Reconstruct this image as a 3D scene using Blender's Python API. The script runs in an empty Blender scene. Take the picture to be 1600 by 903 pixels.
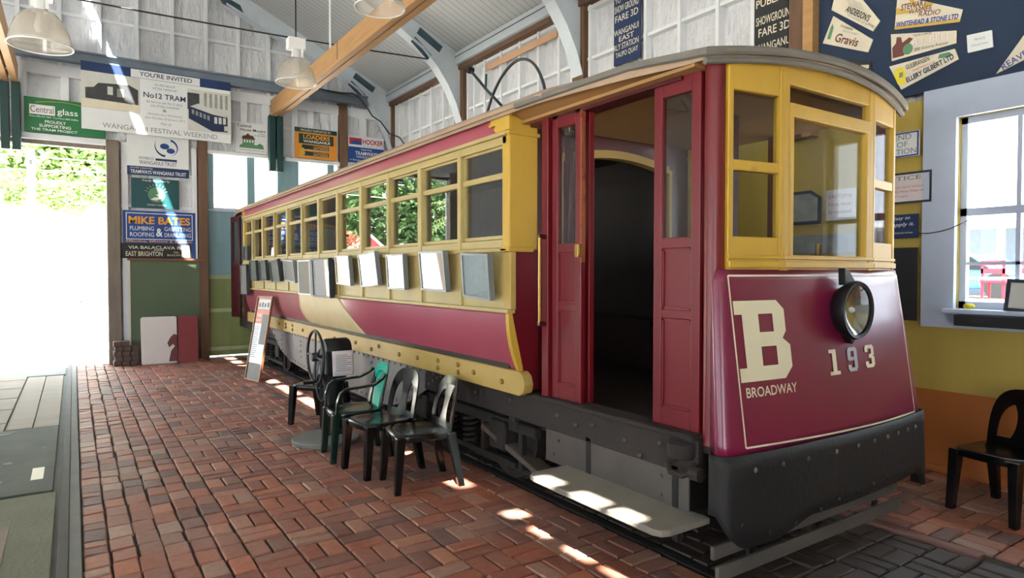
import bpy, bmesh, math, random
from mathutils import Vector, Matrix
rnd = random.Random(7)
sc = bpy.context.scene
COL = sc.collection
PI = math.pi

# ------------------------------------------------------------ camera, sky, sun, exposure
F_PX, YAW, PITCH = 1017.0, math.atan(685 / 1017.0), math.atan(25.5 / 1017.0)
cam_data = bpy.data.cameras.new('camera')
cam = bpy.data.objects.new('camera', cam_data)
COL.objects.link(cam)
cam_data.sensor_width = 36.0
cam_data.lens = 36.0 * F_PX / 1600.0
cam_data.clip_end = 300
cam.location = (0, 0, 1.62)
cam.rotation_euler = (PI / 2 - PITCH, 0, -YAW)
sc.camera = cam

SKY_STRENGTH, SUN_STRENGTH, EXPOSURE = 7.0, 58.0, 0.55
world = bpy.data.worlds.new('sky')
sc.world = world
world.use_nodes = True
wn = world.node_tree.nodes
wn['Background'].inputs[0].default_value = (0.80, 0.90, 1.0, 1)
wn['Background'].inputs[1].default_value = SKY_STRENGTH
SUN_DIR = Vector((1.0, 1.2, -2.9)).normalized()
sun_data = bpy.data.lights.new('sun', 'SUN')
sun_data.energy = SUN_STRENGTH
sun_data.angle = math.radians(0.53)
sun_data.color = (1.0, 0.95, 0.86)
sun = bpy.data.objects.new('sun', sun_data)
COL.objects.link(sun)
sun.rotation_euler = SUN_DIR.to_track_quat('-Z', 'Y').to_euler()
sun.location = (-20, -20, 50)
sc.view_settings.view_transform = 'Standard'
sc.view_settings.look = 'None'
sc.view_settings.exposure = EXPOSURE
sc.view_settings.gamma = 1.0
sc.view_settings.use_curve_mapping = False

# ------------------------------------------------------------ materials
def lin(h):
    h = h.lstrip('#')
    out = []
    for i in (0, 2, 4):
        c = int(h[i:i + 2], 16) / 255.0
        out.append(c / 12.92 if c <= 0.04045 else ((c + 0.055) / 1.055) ** 2.4)
    return (out[0], out[1], out[2], 1)

def mix_rgb(nt, a, b, fac):
    m = nt.nodes.new('ShaderNodeMix')
    m.data_type = 'RGBA'
    for sock, v in ((m.inputs[6], a), (m.inputs[7], b), (m.inputs[0], fac)):
        if hasattr(v, 'is_linked'):
            nt.links.new(v, sock)
        else:
            sock.default_value = v
    return m.outputs[2]

def mat(name, col, rough=0.6, metal=0.0, var=0.12, scale=6.0, bump=0.0, bscale=40.0, coat=0.0, wear=None, wear_amt=0.0, wear_scale=9.0, stretch=None, bdist=0.02):
    m = bpy.data.materials.new(name)
    m.use_nodes = True
    nt = m.node_tree
    b = nt.nodes['Principled BSDF']
    c = lin(col) if isinstance(col, str) else col
    tc = nt.nodes.new('ShaderNodeTexCoord')
    src = tc.outputs['Object']
    if stretch:
        mp = nt.nodes.new('ShaderNodeMapping')
        mp.inputs['Scale'].default_value = stretch
        nt.links.new(src, mp.inputs[0])
        src = mp.outputs[0]
    n = nt.nodes.new('ShaderNodeTexNoise')
    n.inputs['Scale'].default_value = scale
    n.inputs['Detail'].default_value = 5
    nt.links.new(src, n.inputs['Vector'])
    dark = tuple(x * (1 - 1.6 * var) for x in c[:3]) + (1,)
    light = tuple(min(1, x * (1 + 1.6 * var)) for x in c[:3]) + (1,)
    out = mix_rgb(nt, dark, light, n.outputs['Fac'])
    if wear:
        n2 = nt.nodes.new('ShaderNodeTexNoise')
        n2.inputs['Scale'].default_value = wear_scale
        n2.inputs['Detail'].default_value = 8
        n2.inputs['Roughness'].default_value = 0.7
        nt.links.new(src, n2.inputs['Vector'])
        r = nt.nodes.new('ShaderNodeMapRange')
        r.inputs[1].default_value = 0.66 - wear_amt
        r.inputs[2].default_value = 0.76 - wear_amt
        nt.links.new(n2.outputs['Fac'], r.inputs[0])
        out = mix_rgb(nt, out, lin(wear), r.outputs[0])
    nt.links.new(out, b.inputs['Base Color'])
    b.inputs['Roughness'].default_value = rough
    b.inputs['Metallic'].default_value = metal
    b.inputs['Coat Weight'].default_value = coat
    b.inputs['Coat Roughness'].default_value = 0.15
    if bump:
        n3 = nt.nodes.new('ShaderNodeTexNoise')
        n3.inputs['Scale'].default_value = bscale
        n3.inputs['Detail'].default_value = 4
        nt.links.new(src, n3.inputs['Vector'])
        bp = nt.nodes.new('ShaderNodeBump')
        bp.inputs['Strength'].default_value = bump
        bp.inputs['Distance'].default_value = bdist
        nt.links.new(n3.outputs['Fac'], bp.inputs['Height'])
        nt.links.new(bp.outputs[0], b.inputs['Normal'])
    return m

def glass_mat(name, tint=(0.92, 0.95, 0.94), base=0.05, rough=0.0, pw=4.0, amp=0.85, veil=0.0):
    m = bpy.data.materials.new(name)
    m.use_nodes = True
    nt = m.node_tree
    nt.nodes.remove(nt.nodes['Principled BSDF'])
    lw = nt.nodes.new('ShaderNodeLayerWeight')
    lw.inputs[0].default_value = 0.5
    p = nt.nodes.new('ShaderNodeMath'); p.operation = 'POWER'
    nt.links.new(lw.outputs['Facing'], p.inputs[0]); p.inputs[1].default_value = pw
    ma = nt.nodes.new('ShaderNodeMath'); ma.operation = 'MULTIPLY_ADD'
    nt.links.new(p.outputs[0], ma.inputs[0]); ma.inputs[1].default_value = amp; ma.inputs[2].default_value = base
    tr = nt.nodes.new('ShaderNodeBsdfTransparent'); tr.inputs[0].default_value = (*tint, 1)
    gl = nt.nodes.new('ShaderNodeBsdfGlossy'); gl.inputs['Roughness'].default_value = rough
    mx = nt.nodes.new('ShaderNodeMixShader')
    nt.links.new(ma.outputs[0], mx.inputs[0]); nt.links.new(tr.outputs[0], mx.inputs[1]); nt.links.new(gl.outputs[0], mx.inputs[2])
    out = mx.outputs[0]
    if veil:
        df = nt.nodes.new('ShaderNodeBsdfDiffuse'); tl = nt.nodes.new('ShaderNodeBsdfTranslucent')
        for b_ in (df, tl): b_.inputs[0].default_value = (0.80, 0.77, 0.73, 1)
        m1 = nt.nodes.new('ShaderNodeMixShader'); m1.inputs[0].default_value = 0.5
        nt.links.new(df.outputs[0], m1.inputs[1]); nt.links.new(tl.outputs[0], m1.inputs[2])
        m2 = nt.nodes.new('ShaderNodeMixShader'); m2.inputs[0].default_value = veil
        nt.links.new(out, m2.inputs[1]); nt.links.new(m1.outputs[0], m2.inputs[2]); out = m2.outputs[0]
    nt.links.new(out, nt.nodes['Material Output'].inputs[0])
    return m

def leaf_mat(name, a, b, trans=0.35):
    m = bpy.data.materials.new(name)
    m.use_nodes = True
    nt = m.node_tree
    pb = nt.nodes['Principled BSDF']
    g = nt.nodes.new('ShaderNodeNewGeometry')
    c = mix_rgb(nt, lin(a), lin(b), g.outputs['Random Per Island'])
    nt.links.new(c, pb.inputs['Base Color'])
    pb.inputs['Roughness'].default_value = 0.5
    t = nt.nodes.new('ShaderNodeBsdfTranslucent')
    nt.links.new(c, t.inputs[0])
    mx = nt.nodes.new('ShaderNodeMixShader'); mx.inputs[0].default_value = trans
    nt.links.new(pb.outputs[0], mx.inputs[1]); nt.links.new(t.outputs[0], mx.inputs[2])
    nt.links.new(mx.outputs[0], nt.nodes['Material Output'].inputs[0])
    return m

def brick_mat():
    m = bpy.data.materials.new('brick_paving')
    m.use_nodes = True
    nt = m.node_tree
    pb = nt.nodes['Principled BSDF']
    g = nt.nodes.new('ShaderNodeNewGeometry')
    r = nt.nodes.new('ShaderNodeValToRGB')
    nt.links.new(g.outputs['Random Per Island'], r.inputs[0])
    stops = [(0.0, '#74524a'), (0.15, '#8a5a4a'), (0.4, '#a8624a'), (0.6, '#9c6654'), (0.78, '#b96a4a'), (0.9, '#ab8470'), (1.0, '#c27c5c')]
    el = r.color_ramp.elements
    el[0].position, el[0].color = stops[0][0], lin(stops[0][1])
    el[1].position, el[1].color = 1.0, lin(stops[-1][1])
    for p, c in stops[1:-1]:
        e = el.new(p); e.color = lin(c)
    tc = nt.nodes.new('ShaderNodeTexCoord')
    n = nt.nodes.new('ShaderNodeTexNoise'); n.inputs['Scale'].default_value = 22; n.inputs['Detail'].default_value = 8
    nt.links.new(tc.outputs['Object'], n.inputs['Vector'])
    c = mix_rgb(nt, (0.25, 0.25, 0.25, 1), (1, 1, 1, 1), n.outputs['Fac'])
    mul = nt.nodes.new('ShaderNodeMix'); mul.data_type = 'RGBA'; mul.blend_type = 'MULTIPLY'; mul.inputs[0].default_value = 0.7
    nt.links.new(r.outputs[0], mul.inputs[6]); nt.links.new(c, mul.inputs[7])
    n2 = nt.nodes.new('ShaderNodeTexNoise'); n2.inputs['Scale'].default_value = 1.3; n2.inputs['Detail'].default_value = 6
    nt.links.new(tc.outputs['Object'], n2.inputs['Vector'])
    rr = nt.nodes.new('ShaderNodeMapRange'); rr.inputs[1].default_value = 0.45; rr.inputs[2].default_value = 0.75; rr.inputs[4].default_value = 0.45
    nt.links.new(n2.outputs['Fac'], rr.inputs[0])
    d = mix_rgb(nt, mul.outputs[2], lin('#8d8178'), rr.outputs[0])
    nt.links.new(d, pb.inputs['Base Color'])
    pb.inputs['Roughness'].default_value = 0.62
    bp = nt.nodes.new('ShaderNodeBump'); bp.inputs['Strength'].default_value = 0.35; bp.inputs['Distance'].default_value = 0.01
    nt.links.new(n.outputs['Fac'], bp.inputs['Height']); nt.links.new(bp.outputs[0], pb.inputs['Normal'])
    return m

M = {}
def defm(key, *a, **k):
    M[key] = mat(key, *a, **k)
defm('maroon', '#680b18', 0.38, var=0.12, scale=3, coat=0.08, wear='#5a1a22', wear_amt=0.03)
defm('maroon_faded_sheen', '#a04858', 0.36, var=0.10, scale=2.5, coat=0.2, wear='#7a3440', wear_amt=0.04, wear_scale=3)  # faded paint, its pink partly outdoor reflection put into the colour
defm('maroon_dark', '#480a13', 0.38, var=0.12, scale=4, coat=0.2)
defm('dash_red', '#72163a', 0.33, var=0.14, scale=2.2, coat=0.35, wear='#651a3a', wear_amt=0.03, wear_scale=2.2)  # purple of the reflected sky put into the red
defm('yellow', '#c09a36', 0.5, var=0.10, scale=5, bump=0.08, wear='#8f7428', wear_amt=0.02, stretch=(1, 1, 0.4))
defm('cream', '#c2b080', 0.5, var=0.08, scale=4, wear='#93814e', wear_amt=0.02)
defm('pale_yellow', '#b0934e', 0.5, var=0.08, scale=5, wear='#94803f', wear_amt=0.02)
defm('bolt_rust', '#8a6c34', 0.6, var=0.2, scale=30)
defm('sash_cream', '#b09d66', 0.5, var=0.08, scale=5, wear='#8f7d4c', wear_amt=0.02)
defm('roof_tan', '#a38c76', 0.8, var=0.10, scale=6, bump=0.15, wear='#786757', wear_amt=0.03)
defm('roof_grey', '#6f6c66', 0.75, var=0.16, scale=8, bump=0.2)
defm('soffit', '#a17a4c', 0.55, var=0.12, scale=4, stretch=(1, 0.3, 1))
defm('lettering_cream', '#d8ceb0', 0.5, var=0.05)
defm('number_grey', '#a9a7ae', 0.5, var=0.05)
defm('white_paint', '#dfe3e8', 0.6, var=0.05, scale=4, bump=0.05, wear='#aeb4bb', wear_amt=0.0)
defm('truss_white', '#c8d2dc', 0.55, var=0.06, scale=5, wear='#9aa5ae', wear_amt=0.02)
defm('wrap', '#d2d4da', 0.4, var=0.10, scale=2, bump=1.0, bscale=3.2, stretch=(2.2, 2.2, 0.9), bdist=0.12)
defm('ceiling_board', '#aeb0b0', 0.6, var=0.06, scale=3)
defm('timber', '#b08758', 0.6, var=0.16, scale=5, bump=0.1, stretch=(4, 0.4, 4), wear='#7c5228', wear_amt=-0.01)
defm('worn_wood', '#94502c', 0.6, var=0.3, scale=6, wear='#7a1a20', wear_amt=0.12)
defm('post_brown', '#6c5240', 0.75, var=0.2, scale=5, bump=0.2, stretch=(3, 3, 0.4))
defm('post_grey', '#7e7468', 0.75, var=0.2, scale=5, bump=0.2, stretch=(3, 3, 0.4))
defm('steel_blue', '#6f7c8a', 0.5, metal=0.2, var=0.12)
defm('plate_blue', '#4d6470', 0.4, metal=0.5, var=0.15)
defm('green_steel', '#0f3a3a', 0.5, var=0.12)
defm('door_blue', '#7fa0a8', 0.6, var=0.12, scale=4, stretch=(2, 1, 0.3))
defm('door_green', '#7c8a55', 0.6, var=0.15, scale=4, stretch=(2, 1, 0.3))
defm('door_green_rail', '#a3ad86', 0.6)
defm('lifeguard_wood', '#5c5650', 0.8, var=0.2, scale=8, stretch=(0.4, 3, 3))
defm('wall_yellow', '#b8a04c', 0.65, var=0.08, scale=2, stretch=(1, 3, 0.3))
defm('wall_orange', '#a8602a', 0.65, var=0.10, scale=2)
defm('window_trim', '#b8c4da', 0.5, var=0.04)
defm('blue_panel', '#24354f', 0.85, var=0.10, scale=60, bump=0.2, bscale=200)
defm('black_steel', '#141213', 0.68, metal=0.0, var=0.25, scale=8, bump=0.15, wear='#2c2019', wear_amt=0.05)
defm('sill_rust', '#221a17', 0.75, metal=0.0, var=0.25, scale=8, bump=0.2, wear='#3d3029', wear_amt=0.04)
defm('grey_steel', '#68676a', 0.5, metal=0.2, var=0.12, scale=5, wear='#5a5a5c', wear_amt=0.02)
defm('riser_grey', '#4c4642', 0.6, metal=0.2, var=0.18, scale=5, bump=0.15)
defm('tread_pale', '#7d776c', 0.7, var=0.12, scale=6, bump=0.2, wear='#847c70', wear_amt=0.05)
defm('undergear', '#181411', 0.8, var=0.3, scale=8, bump=0.2)
defm('underwood', '#4a4038', 0.8, var=0.2, scale=8, stretch=(3, 0.4, 3))
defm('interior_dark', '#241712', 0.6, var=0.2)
defm('plastic_black', '#0a0c0c', 0.2, var=0.1, scale=5)
defm('plastic_green', '#08231d', 0.2, var=0.1, scale=5)
defm('plastic_highlight', '#1fae94', 0.3, var=0.1, scale=5)  # teal highlight on the green plastic, put in as its own colour
defm('iron', '#33363a', 0.45, metal=0.6, var=0.2, scale=10)
defm('iron_dark', '#15171a', 0.5, metal=0.4, var=0.2, scale=10)
defm('brass', '#a8864a', 0.35, metal=0.9, var=0.1)
defm('chrome', '#d4d4d4', 0.12, metal=1.0, var=0.03)
defm('concrete', '#73736e', 0.8, var=0.14, scale=4, bump=0.2)
defm('concrete_green', '#6a6a56', 0.8, var=0.2, scale=3, bump=0.3, wear='#6a6a58', wear_amt=0.06)
defm('pit_board', '#7a6a58', 0.7, var=0.18, scale=4, bump=0.25, stretch=(0.4, 3, 3), wear='#57544a', wear_amt=0.05)
defm('pit_plate', '#4c5048', 0.8, metal=0.0, var=0.3, scale=3, bump=0.3, wear='#7a7a6a', wear_amt=0.03)
defm('rail_steel', '#4b4643', 0.75, metal=0.0, var=0.2)
defm('rail_rust', '#7d5a52', 0.5, metal=0.3, var=0.2)
defm('track_plank', '#3c3a3e', 0.6, var=0.2, scale=4, bump=0.2, stretch=(0.5, 3, 3))
defm('mortar', '#3a322c', 0.95, var=0.2, scale=20, bump=0.3)
defm('cable', '#20242a', 0.5, var=0.1)
defm('sign_white', '#dfe3e6', 0.5, var=0.03)
defm('sign_cream', '#d8d0bc', 0.55, var=0.05)
defm('paper_pink', '#d9cfd2', 0.7, var=0.04)
defm('sign_green', '#14713f', 0.45, var=0.06)
defm('sign_blue', '#12428c', 0.45, var=0.05)
defm('sign_navy', '#153262', 0.5, var=0.06)
defm('sign_teal', '#0d4a50', 0.45, var=0.06)
defm('sign_orange', '#dc8f2a', 0.5, var=0.06)
defm('sign_dkgreen', '#133a38', 0.5, var=0.06)
defm('blind_blue', '#1b2f58', 0.7, var=0.10)
defm('blind_black', '#25282b', 0.7, var=0.15)
defm('ink_navy', '#16294f', 0.6, var=0.02)
defm('ink_black', '#17171a', 0.6, var=0.02)
defm('ink_white', '#e8eaea', 0.6, var=0.02)
defm('ink_cream', '#d8d2bc', 0.6, var=0.05)
defm('ink_orange', '#e8a02a', 0.6, var=0.03)
defm('ink_red', '#b3202e', 0.6, var=0.03)
defm('ink_blue', '#2a3f9a', 0.6, var=0.03)
defm('ink_brown', '#6a3a34', 0.6, var=0.03)
defm('ink_gold', '#c9a54a', 0.6, var=0.03)
defm('ink_grey', '#7c8288', 0.6, var=0.03)
defm('ink_yellow', '#e6d22a', 0.6, var=0.03)
defm('ink_green', '#5a8a68', 0.6, var=0.06)
defm('ink_pink', '#c77a80', 0.6, var=0.03)
defm('photo_grey', '#8f938f', 0.5, var=0.35, scale=9)
defm('photo_light', '#c9cbc6', 0.5, var=0.10, scale=6)
defm('photo_dark', '#3a3d40', 0.5, var=0.3, scale=14)
defm('green_board', '#56664e', 0.65, var=0.08, scale=2)
defm('board_white', '#ddd6d2', 0.6, var=0.06, scale=3, wear='#b3a5a0', wear_amt=0.01)
defm('board_red', '#7c1a1c', 0.5, var=0.10, scale=3)
defm('brick_dark', '#5a4a42', 0.85, var=0.25, scale=20, bump=0.3)
defm('frame_grey', '#7f868c', 0.4, metal=0.3, var=0.05)
defm('frame_dark', '#22303e', 0.5, var=0.05)
defm('frame_wood', '#7a4a2c', 0.5, var=0.15)
defm('board_orange', '#c2532e', 0.45, var=0.05)
defm('chalkboard', '#232428', 0.75, var=0.12)
defm('lamp_white', '#e6e8ea', 0.4, var=0.02)
defm('ply', '#c39a7c', 0.7, var=0.1, scale=4, stretch=(1, 0.3, 1))
defm('ground_pale', '#d8d2c6', 0.9, var=0.08, scale=0.6)
defm('render_white', '#eceae4', 0.9, var=0.04, scale=1)
defm('bark', '#6a5a4a', 0.9, var=0.25, scale=6, bump=0.3)
defm('kiosk_red', '#b84448', 0.6, var=0.08)
defm('canvas_white', '#eef0f2', 0.8, var=0.03)
defm('chair_red', '#c4182c', 0.4, var=0.06)
defm('car_blue', '#2f6f9a', 0.3, var=0.05, coat=0.6)
defm('tyre', '#18181a', 0.9, var=0.1)
defm('lens', '#b9b5a8', 0.08, metal=0.9, var=0.1)
M['glass'] = glass_mat('tram_glass', (0.80, 0.83, 0.83), 0.07)
M['glass_front'] = glass_mat('windscreen_glass', (0.88, 0.90, 0.90), 0.02, pw=5.0, amp=0.25)
M['glass_clear'] = glass_mat('building_glass', (0.96, 0.97, 0.98), 0.04)
M['glass_cover'] = glass_mat('picture_glass', (0.97, 0.97, 0.97), 0.07)
M['acrylic'] = glass_mat('lamp_acrylic', (0.92, 0.90, 0.87), 0.06, 0.15, veil=0.27)
M['brick'] = brick_mat()
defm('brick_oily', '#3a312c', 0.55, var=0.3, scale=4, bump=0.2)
M['leaf'] = leaf_mat('leaf_green', '#64874a', '#a8bd78', 0.45)
M['leaf_dark'] = leaf_mat('leaf_dark_green', '#3c5a34', '#71905a', 0.3)
M['leaf_blue'] = leaf_mat('leaf_blue_green', '#5d8a68', '#9ab890', 0.3)
M['leaf_rust'] = leaf_mat('leaf_rust', '#8a3a2a', '#a86a4a', 0.3)

# ------------------------------------------------------------ mesh building
ORG = {}
class MB:
    def __init__(s, mx=None):
        s.v, s.f, s.mx = [], [], mx
    def add(s, vs, fs):
        n = len(s.v)
        for p in vs:
            p = Vector(p)
            s.v.append(s.mx @ p if s.mx else p)
        s.f += [tuple(i + n for i in f) for f in fs]
        return s
    def box(s, x0, y0, z0, x1, y1, z1):
        if x0 > x1: x0, x1 = x1, x0
        if y0 > y1: y0, y1 = y1, y0
        if z0 > z1: z0, z1 = z1, z0
        return s.add([(x0, y0, z0), (x1, y0, z0), (x1, y1, z0), (x0, y1, z0), (x0, y0, z1), (x1, y0, z1), (x1, y1, z1), (x0, y1, z1)],
                     [(0, 3, 2, 1), (4, 5, 6, 7), (0, 1, 5, 4), (1, 2, 6, 5), (2, 3, 7, 6), (3, 0, 4, 7)])
    def prism(s, poly, a, b, axis='y'):
        """poly of 2D points; axis y: (x,z); axis x: (y,z); axis z: (x,y)"""
        n = len(poly)
        def P(p, t):
            return {'y': (p[0], t, p[1]), 'x': (t, p[0], p[1]), 'z': (p[0], p[1], t)}[axis]
        vs = [P(p, a) for p in poly] + [P(p, b) for p in poly]
        fs = [tuple(range(n))[::-1], tuple(range(n, 2 * n))] + [(i, (i + 1) % n, n + (i + 1) % n, n + i) for i in range(n)]
        return s.add(vs, fs)
    def loft(s, rings, close_ring=True, cap=True):
        n = len(rings[0])
        vs = [p for r in rings for p in r]
        fs = []
        for k in range(len(rings) - 1):
            for i in range(n if close_ring else n - 1):
                j = (i + 1) % n
                fs.append((k * n + i, k * n + j, (k + 1) * n + j, (k + 1) * n + i))
        if cap and close_ring:
            fs.append(tuple(range(n))[::-1])
            fs.append(tuple(range((len(rings) - 1) * n, len(rings) * n)))
        return s.add(vs, fs)
    def tube(s, pts, r, n=8):
        pts = [Vector(p) for p in pts]
        rs = r if isinstance(r, (list, tuple)) else [r] * len(pts)
        t0 = (pts[1] - pts[0]).normalized()
        up = Vector((0, 0, 1)) if abs(t0.z) < 0.9 else Vector((1, 0, 0))
        side = t0.cross(up).normalized()
        rings = []
        for i, p in enumerate(pts):
            t = (pts[min(i + 1, len(pts) - 1)] - pts[max(i - 1, 0)]).normalized()
            side = (side - t * side.dot(t)).normalized()
            u = t.cross(side)
            rings.append([p + (side * math.cos(a) + u * math.sin(a)) * rs[i] for a in [2 * PI * k / n for k in range(n)]])
        return s.loft(rings)
    def lathe(s, prof, c=(0, 0, 0), axis='z', n=24, cap=False):
        """prof list of (r, t); axis direction"""
        rings = []
        for r, t in prof:
            ring = []
            for k in range(n):
                a = 2 * PI * k / n
                q = (r * math.cos(a), r * math.sin(a))
                p = {'z': (q[0], q[1], t), 'x': (t, q[0], q[1]), 'y': (q[0], t, q[1])}[axis]
                ring.append((p[0] + c[0], p[1] + c[1], p[2] + c[2]))
            rings.append(ring)
        return s.loft(rings, cap=cap)
    def torus(s, c, R, r, axis='x', n=32, m=8):
        rings = []
        for i in range(n + 1):
            a = 2 * PI * i / n
            ring = []
            for j in range(m):
                b = 2 * PI * j / m
                q = (R + r * math.cos(b), r * math.sin(b))
                e = (q[0] * math.cos(a), q[0] * math.sin(a))
                p = {'x': (q[1], e[0], e[1]), 'y': (e[0], q[1], e[1]), 'z': (e[0], e[1], q[1])}[axis]
                ring.append((p[0] + c[0], p[1] + c[1], p[2] + c[2]))
            rings.append(ring)
        return s.loft(rings, cap=False)
    def sphere(s, c, r, nu=12, nv=8, sx=1, sy=1, sz=1):
        rings = []
        for j in range(1, nv):
            t = PI * j / nv
            rings.append([(c[0] + sx * r * math.sin(t) * math.cos(2 * PI * i / nu), c[1] + sy * r * math.sin(t) * math.sin(2 * PI * i / nu), c[2] + sz * r * math.cos(t)) for i in range(nu)])
        return s.loft(rings)
    def build(s, name, m, parent=None, bev=0.0, smooth=False, seg=2, recalc=True, angle=40, kind=None):
        org = ORG.get(parent.name, Vector()) if parent else Vector()
        me = bpy.data.meshes.new(name)
        me.from_pydata([tuple(p - org) for p in s.v], [], s.f)
        if recalc:
            bm = bmesh.new(); bm.from_mesh(me)
            bmesh.ops.remove_doubles(bm, verts=bm.verts, dist=1e-5)
            bmesh.ops.recalc_face_normals(bm, faces=bm.faces)
            bm.to_mesh(me); bm.free()
        me.materials.append(M[m] if isinstance(m, str) else m)
        o = bpy.data.objects.new(name, me)
        COL.objects.link(o)
        if parent:
            o.parent = parent
        ORG[o.name] = org
        if smooth:
            me.polygons.foreach_set('use_smooth', [True] * len(me.polygons))
            try:
                me.set_sharp_from_angle(angle=math.radians(angle))
            except Exception:
                pass
        if bev:
            b = o.modifiers.new('bevel', 'BEVEL')
            b.width = bev; b.segments = seg; b.limit_method = 'ANGLE'; b.angle_limit = math.radians(35)
        if kind:
            o['kind'] = kind
        return o

def tag(o, label, cat, group=None, kind=None):
    o['label'] = label; o['category'] = cat
    if group: o['group'] = group
    if kind: o['kind'] = kind
    return o

def thing(name, label, cat, loc=(0, 0, 0), rot=0.0, group=None, world=True):
    """Empty at the base; with world=True its parts are given in world coordinates (rot must be 0)"""
    o = bpy.data.objects.new(name, None)
    COL.objects.link(o)
    o.location = loc; o.rotation_euler = (0, 0, rot)
    o.empty_display_size = 0.1
    ORG[o.name] = Vector(loc) if world else Vector()
    return tag(o, label, cat, group)

def single(mb, name, m, label, cat, group=None, loc=None, **k):
    """a thing that is one mesh, its origin moved to loc"""
    o = mb.build(name, m, None, **k)
    if loc is not None:
        L = Vector(loc)
        for v in o.data.vertices: v.co -= L
        o.location = L
        ORG[o.name] = L
    return tag(o, label, cat, group)

def struct(mb, name, m, **k):
    return mb.build(name, m, None, kind='structure', **k)

def copy_tree(o, parent=None):
    c = o.copy(); COL.objects.link(c)
    ORG[c.name] = ORG.get(o.name, Vector())
    if parent: c.parent = parent
    for ch in list(o.children): copy_tree(ch, c)
    return c

# ------------------------------------------------------------ lettering and signs
_font_cache = {}
def text_mesh(s, bold=0.0, shear=0.0):
    key = (s, bold, shear)
    if key in _font_cache: return _font_cache[key]
    cu = bpy.data.curves.new('t', 'FONT')
    cu.body = s; cu.size = 1.0; cu.offset = bold; cu.resolution_u = 3; cu.shear = shear
    ob = bpy.data.objects.new('t', cu)
    COL.objects.link(ob)
    dg = bpy.context.evaluated_depsgraph_get()
    me = bpy.data.meshes.new_from_object(ob.evaluated_get(dg))
    vs = [v.co.copy() for v in me.vertices]; fs = [tuple(p.vertices) for p in me.polygons]
    bpy.data.objects.remove(ob); bpy.data.curves.remove(cu); bpy.data.meshes.remove(me)
    x0 = min(v.x for v in vs); x1 = max(v.x for v in vs); y0 = min(v.y for v in vs); y1 = max(v.y for v in vs)
    vs = [((v.x - x0) / (x1 - x0), (v.y - y0) / (y1 - y0)) for v in vs]
    _font_cache[key] = (vs, fs)
    return vs, fs

def frame_mx(kind, a, z):
    """sign frame: u to the viewer's right, v up, w out of the wall. kind B: back wall (a = x); R: right wall (a = y)"""
    if kind == 'B':
        return Matrix(((1, 0, 0, a), (0, 0, -1, WALL_B), (0, 1, 0, z), (0, 0, 0, 1)))
    return Matrix(((0, 0, -1, WALL_R), (-1, 0, 0, a), (0, 1, 0, z), (0, 0, 0, 1)))

def letters(par, mx, s, p0, p1, h, m, w=0.0165, bold=0.0, shear=0.0, name='lettering', fn=None):
    vs, fs = text_mesh(s, bold, shear)
    p0 = Vector(p0); p1 = Vector(p1); d = p1 - p0; nrm = Vector((-d.y, d.x)).normalized() * h
    mb = MB(mx)
    pts = []
    for a, b in vs:
        q = p0 + d * a + nrm * b
        pts.append((q.x, q.y, w))
    mb.add(pts, fs)
    if fn: mb.v = [fn(v) for v in mb.v]
    return mb.build(name, m, par, recalc=False)

def patch(par, mx, name, poly, m, w=0.0145, t=0.0012):
    mb = MB(mx)
    mb.prism(poly, w - t, w, 'z')
    return mb.build(name, m, par)

def rect(u0, v0, u1, v1):
    return [(u0, v0), (u1, v0), (u1, v1), (u0, v1)]

WALL_B, WALL_R = 13.6, 5.85
def sign(name, label, cat, kind, a, z, poly, m, off=0.04, th=0.013, group=None, border=None):
    """flat board hung off standing clear of the wall by off; poly in local (u, v)"""
    mx = frame_mx(kind, a, z) @ Matrix.Translation((0, 0, off))
    loc = mx @ Vector((0, 0, 0))
    mb = MB(mx); mb.prism(poly, 0, th, 'z')
    o = single(mb, name, m, label, cat, group, loc=loc, bev=0.002, seg=1)
    return o, mx

# ------------------------------------------------------------ the shed
X0, X1, Y0, Y1 = -7.1, 5.85, -4.0, 13.6
RX, RZ, SLOPE = -0.65, 8.55, 0.467
def roof_z(x):
    return RZ - SLOPE * abs(x - RX)

def ceiling_mat():
    m = mat('ceiling_boards', '#c0c3c6', 0.55, var=0.05, scale=2)
    nt = m.node_tree; b = nt.nodes['Principled BSDF']
    src = b.inputs['Base Color'].links[0].from_socket
    tc = nt.nodes.new('ShaderNodeTexCoord'); sx = nt.nodes.new('ShaderNodeSeparateXYZ')
    nt.links.new(tc.outputs['Object'], sx.inputs[0])
    d = nt.nodes.new('ShaderNodeMath'); d.operation = 'DIVIDE'; d.inputs[1].default_value = 0.135
    nt.links.new(sx.outputs['Y'], d.inputs[0])
    f = nt.nodes.new('ShaderNodeMath'); f.operation = 'FRACT'; nt.links.new(d.outputs[0], f.inputs[0])
    l = nt.nodes.new('ShaderNodeMath'); l.operation = 'LESS_THAN'; l.inputs[1].default_value = 0.09
    nt.links.new(f.outputs[0], l.inputs[0])
    nt.links.new(mix_rgb(nt, src, lin('#84888a'), l.outputs[0]), b.inputs['Base Color'])
    return m
M['ceiling'] = ceiling_mat()

# ground outside, concrete floor inside
struct(MB().box(-60, -60, -0.3, 60, 80, -0.1), 'ground', 'ground_pale')
struct(MB().box(X0, Y0, -0.09, -0.10, Y1 + 0.1, -0.03), 'floor_1', 'concrete')
struct(MB().box(-0.10, Y0, -0.09, X1, Y1 + 0.2, -0.022), 'floor_2', 'mortar')
struct(MB().box(X0, Y0, -0.03, -3.1, Y1, -0.005), 'floor_3', 'concrete')
struct(MB().box(-3.1, 12.62, -0.03, -0.13, Y1 + 0.4, -0.006), 'floor_4', 'concrete')
struct(MB().box(0.02, Y0, -0.03, X1, -0.6, -0.004), 'floor_5', 'concrete')

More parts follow.
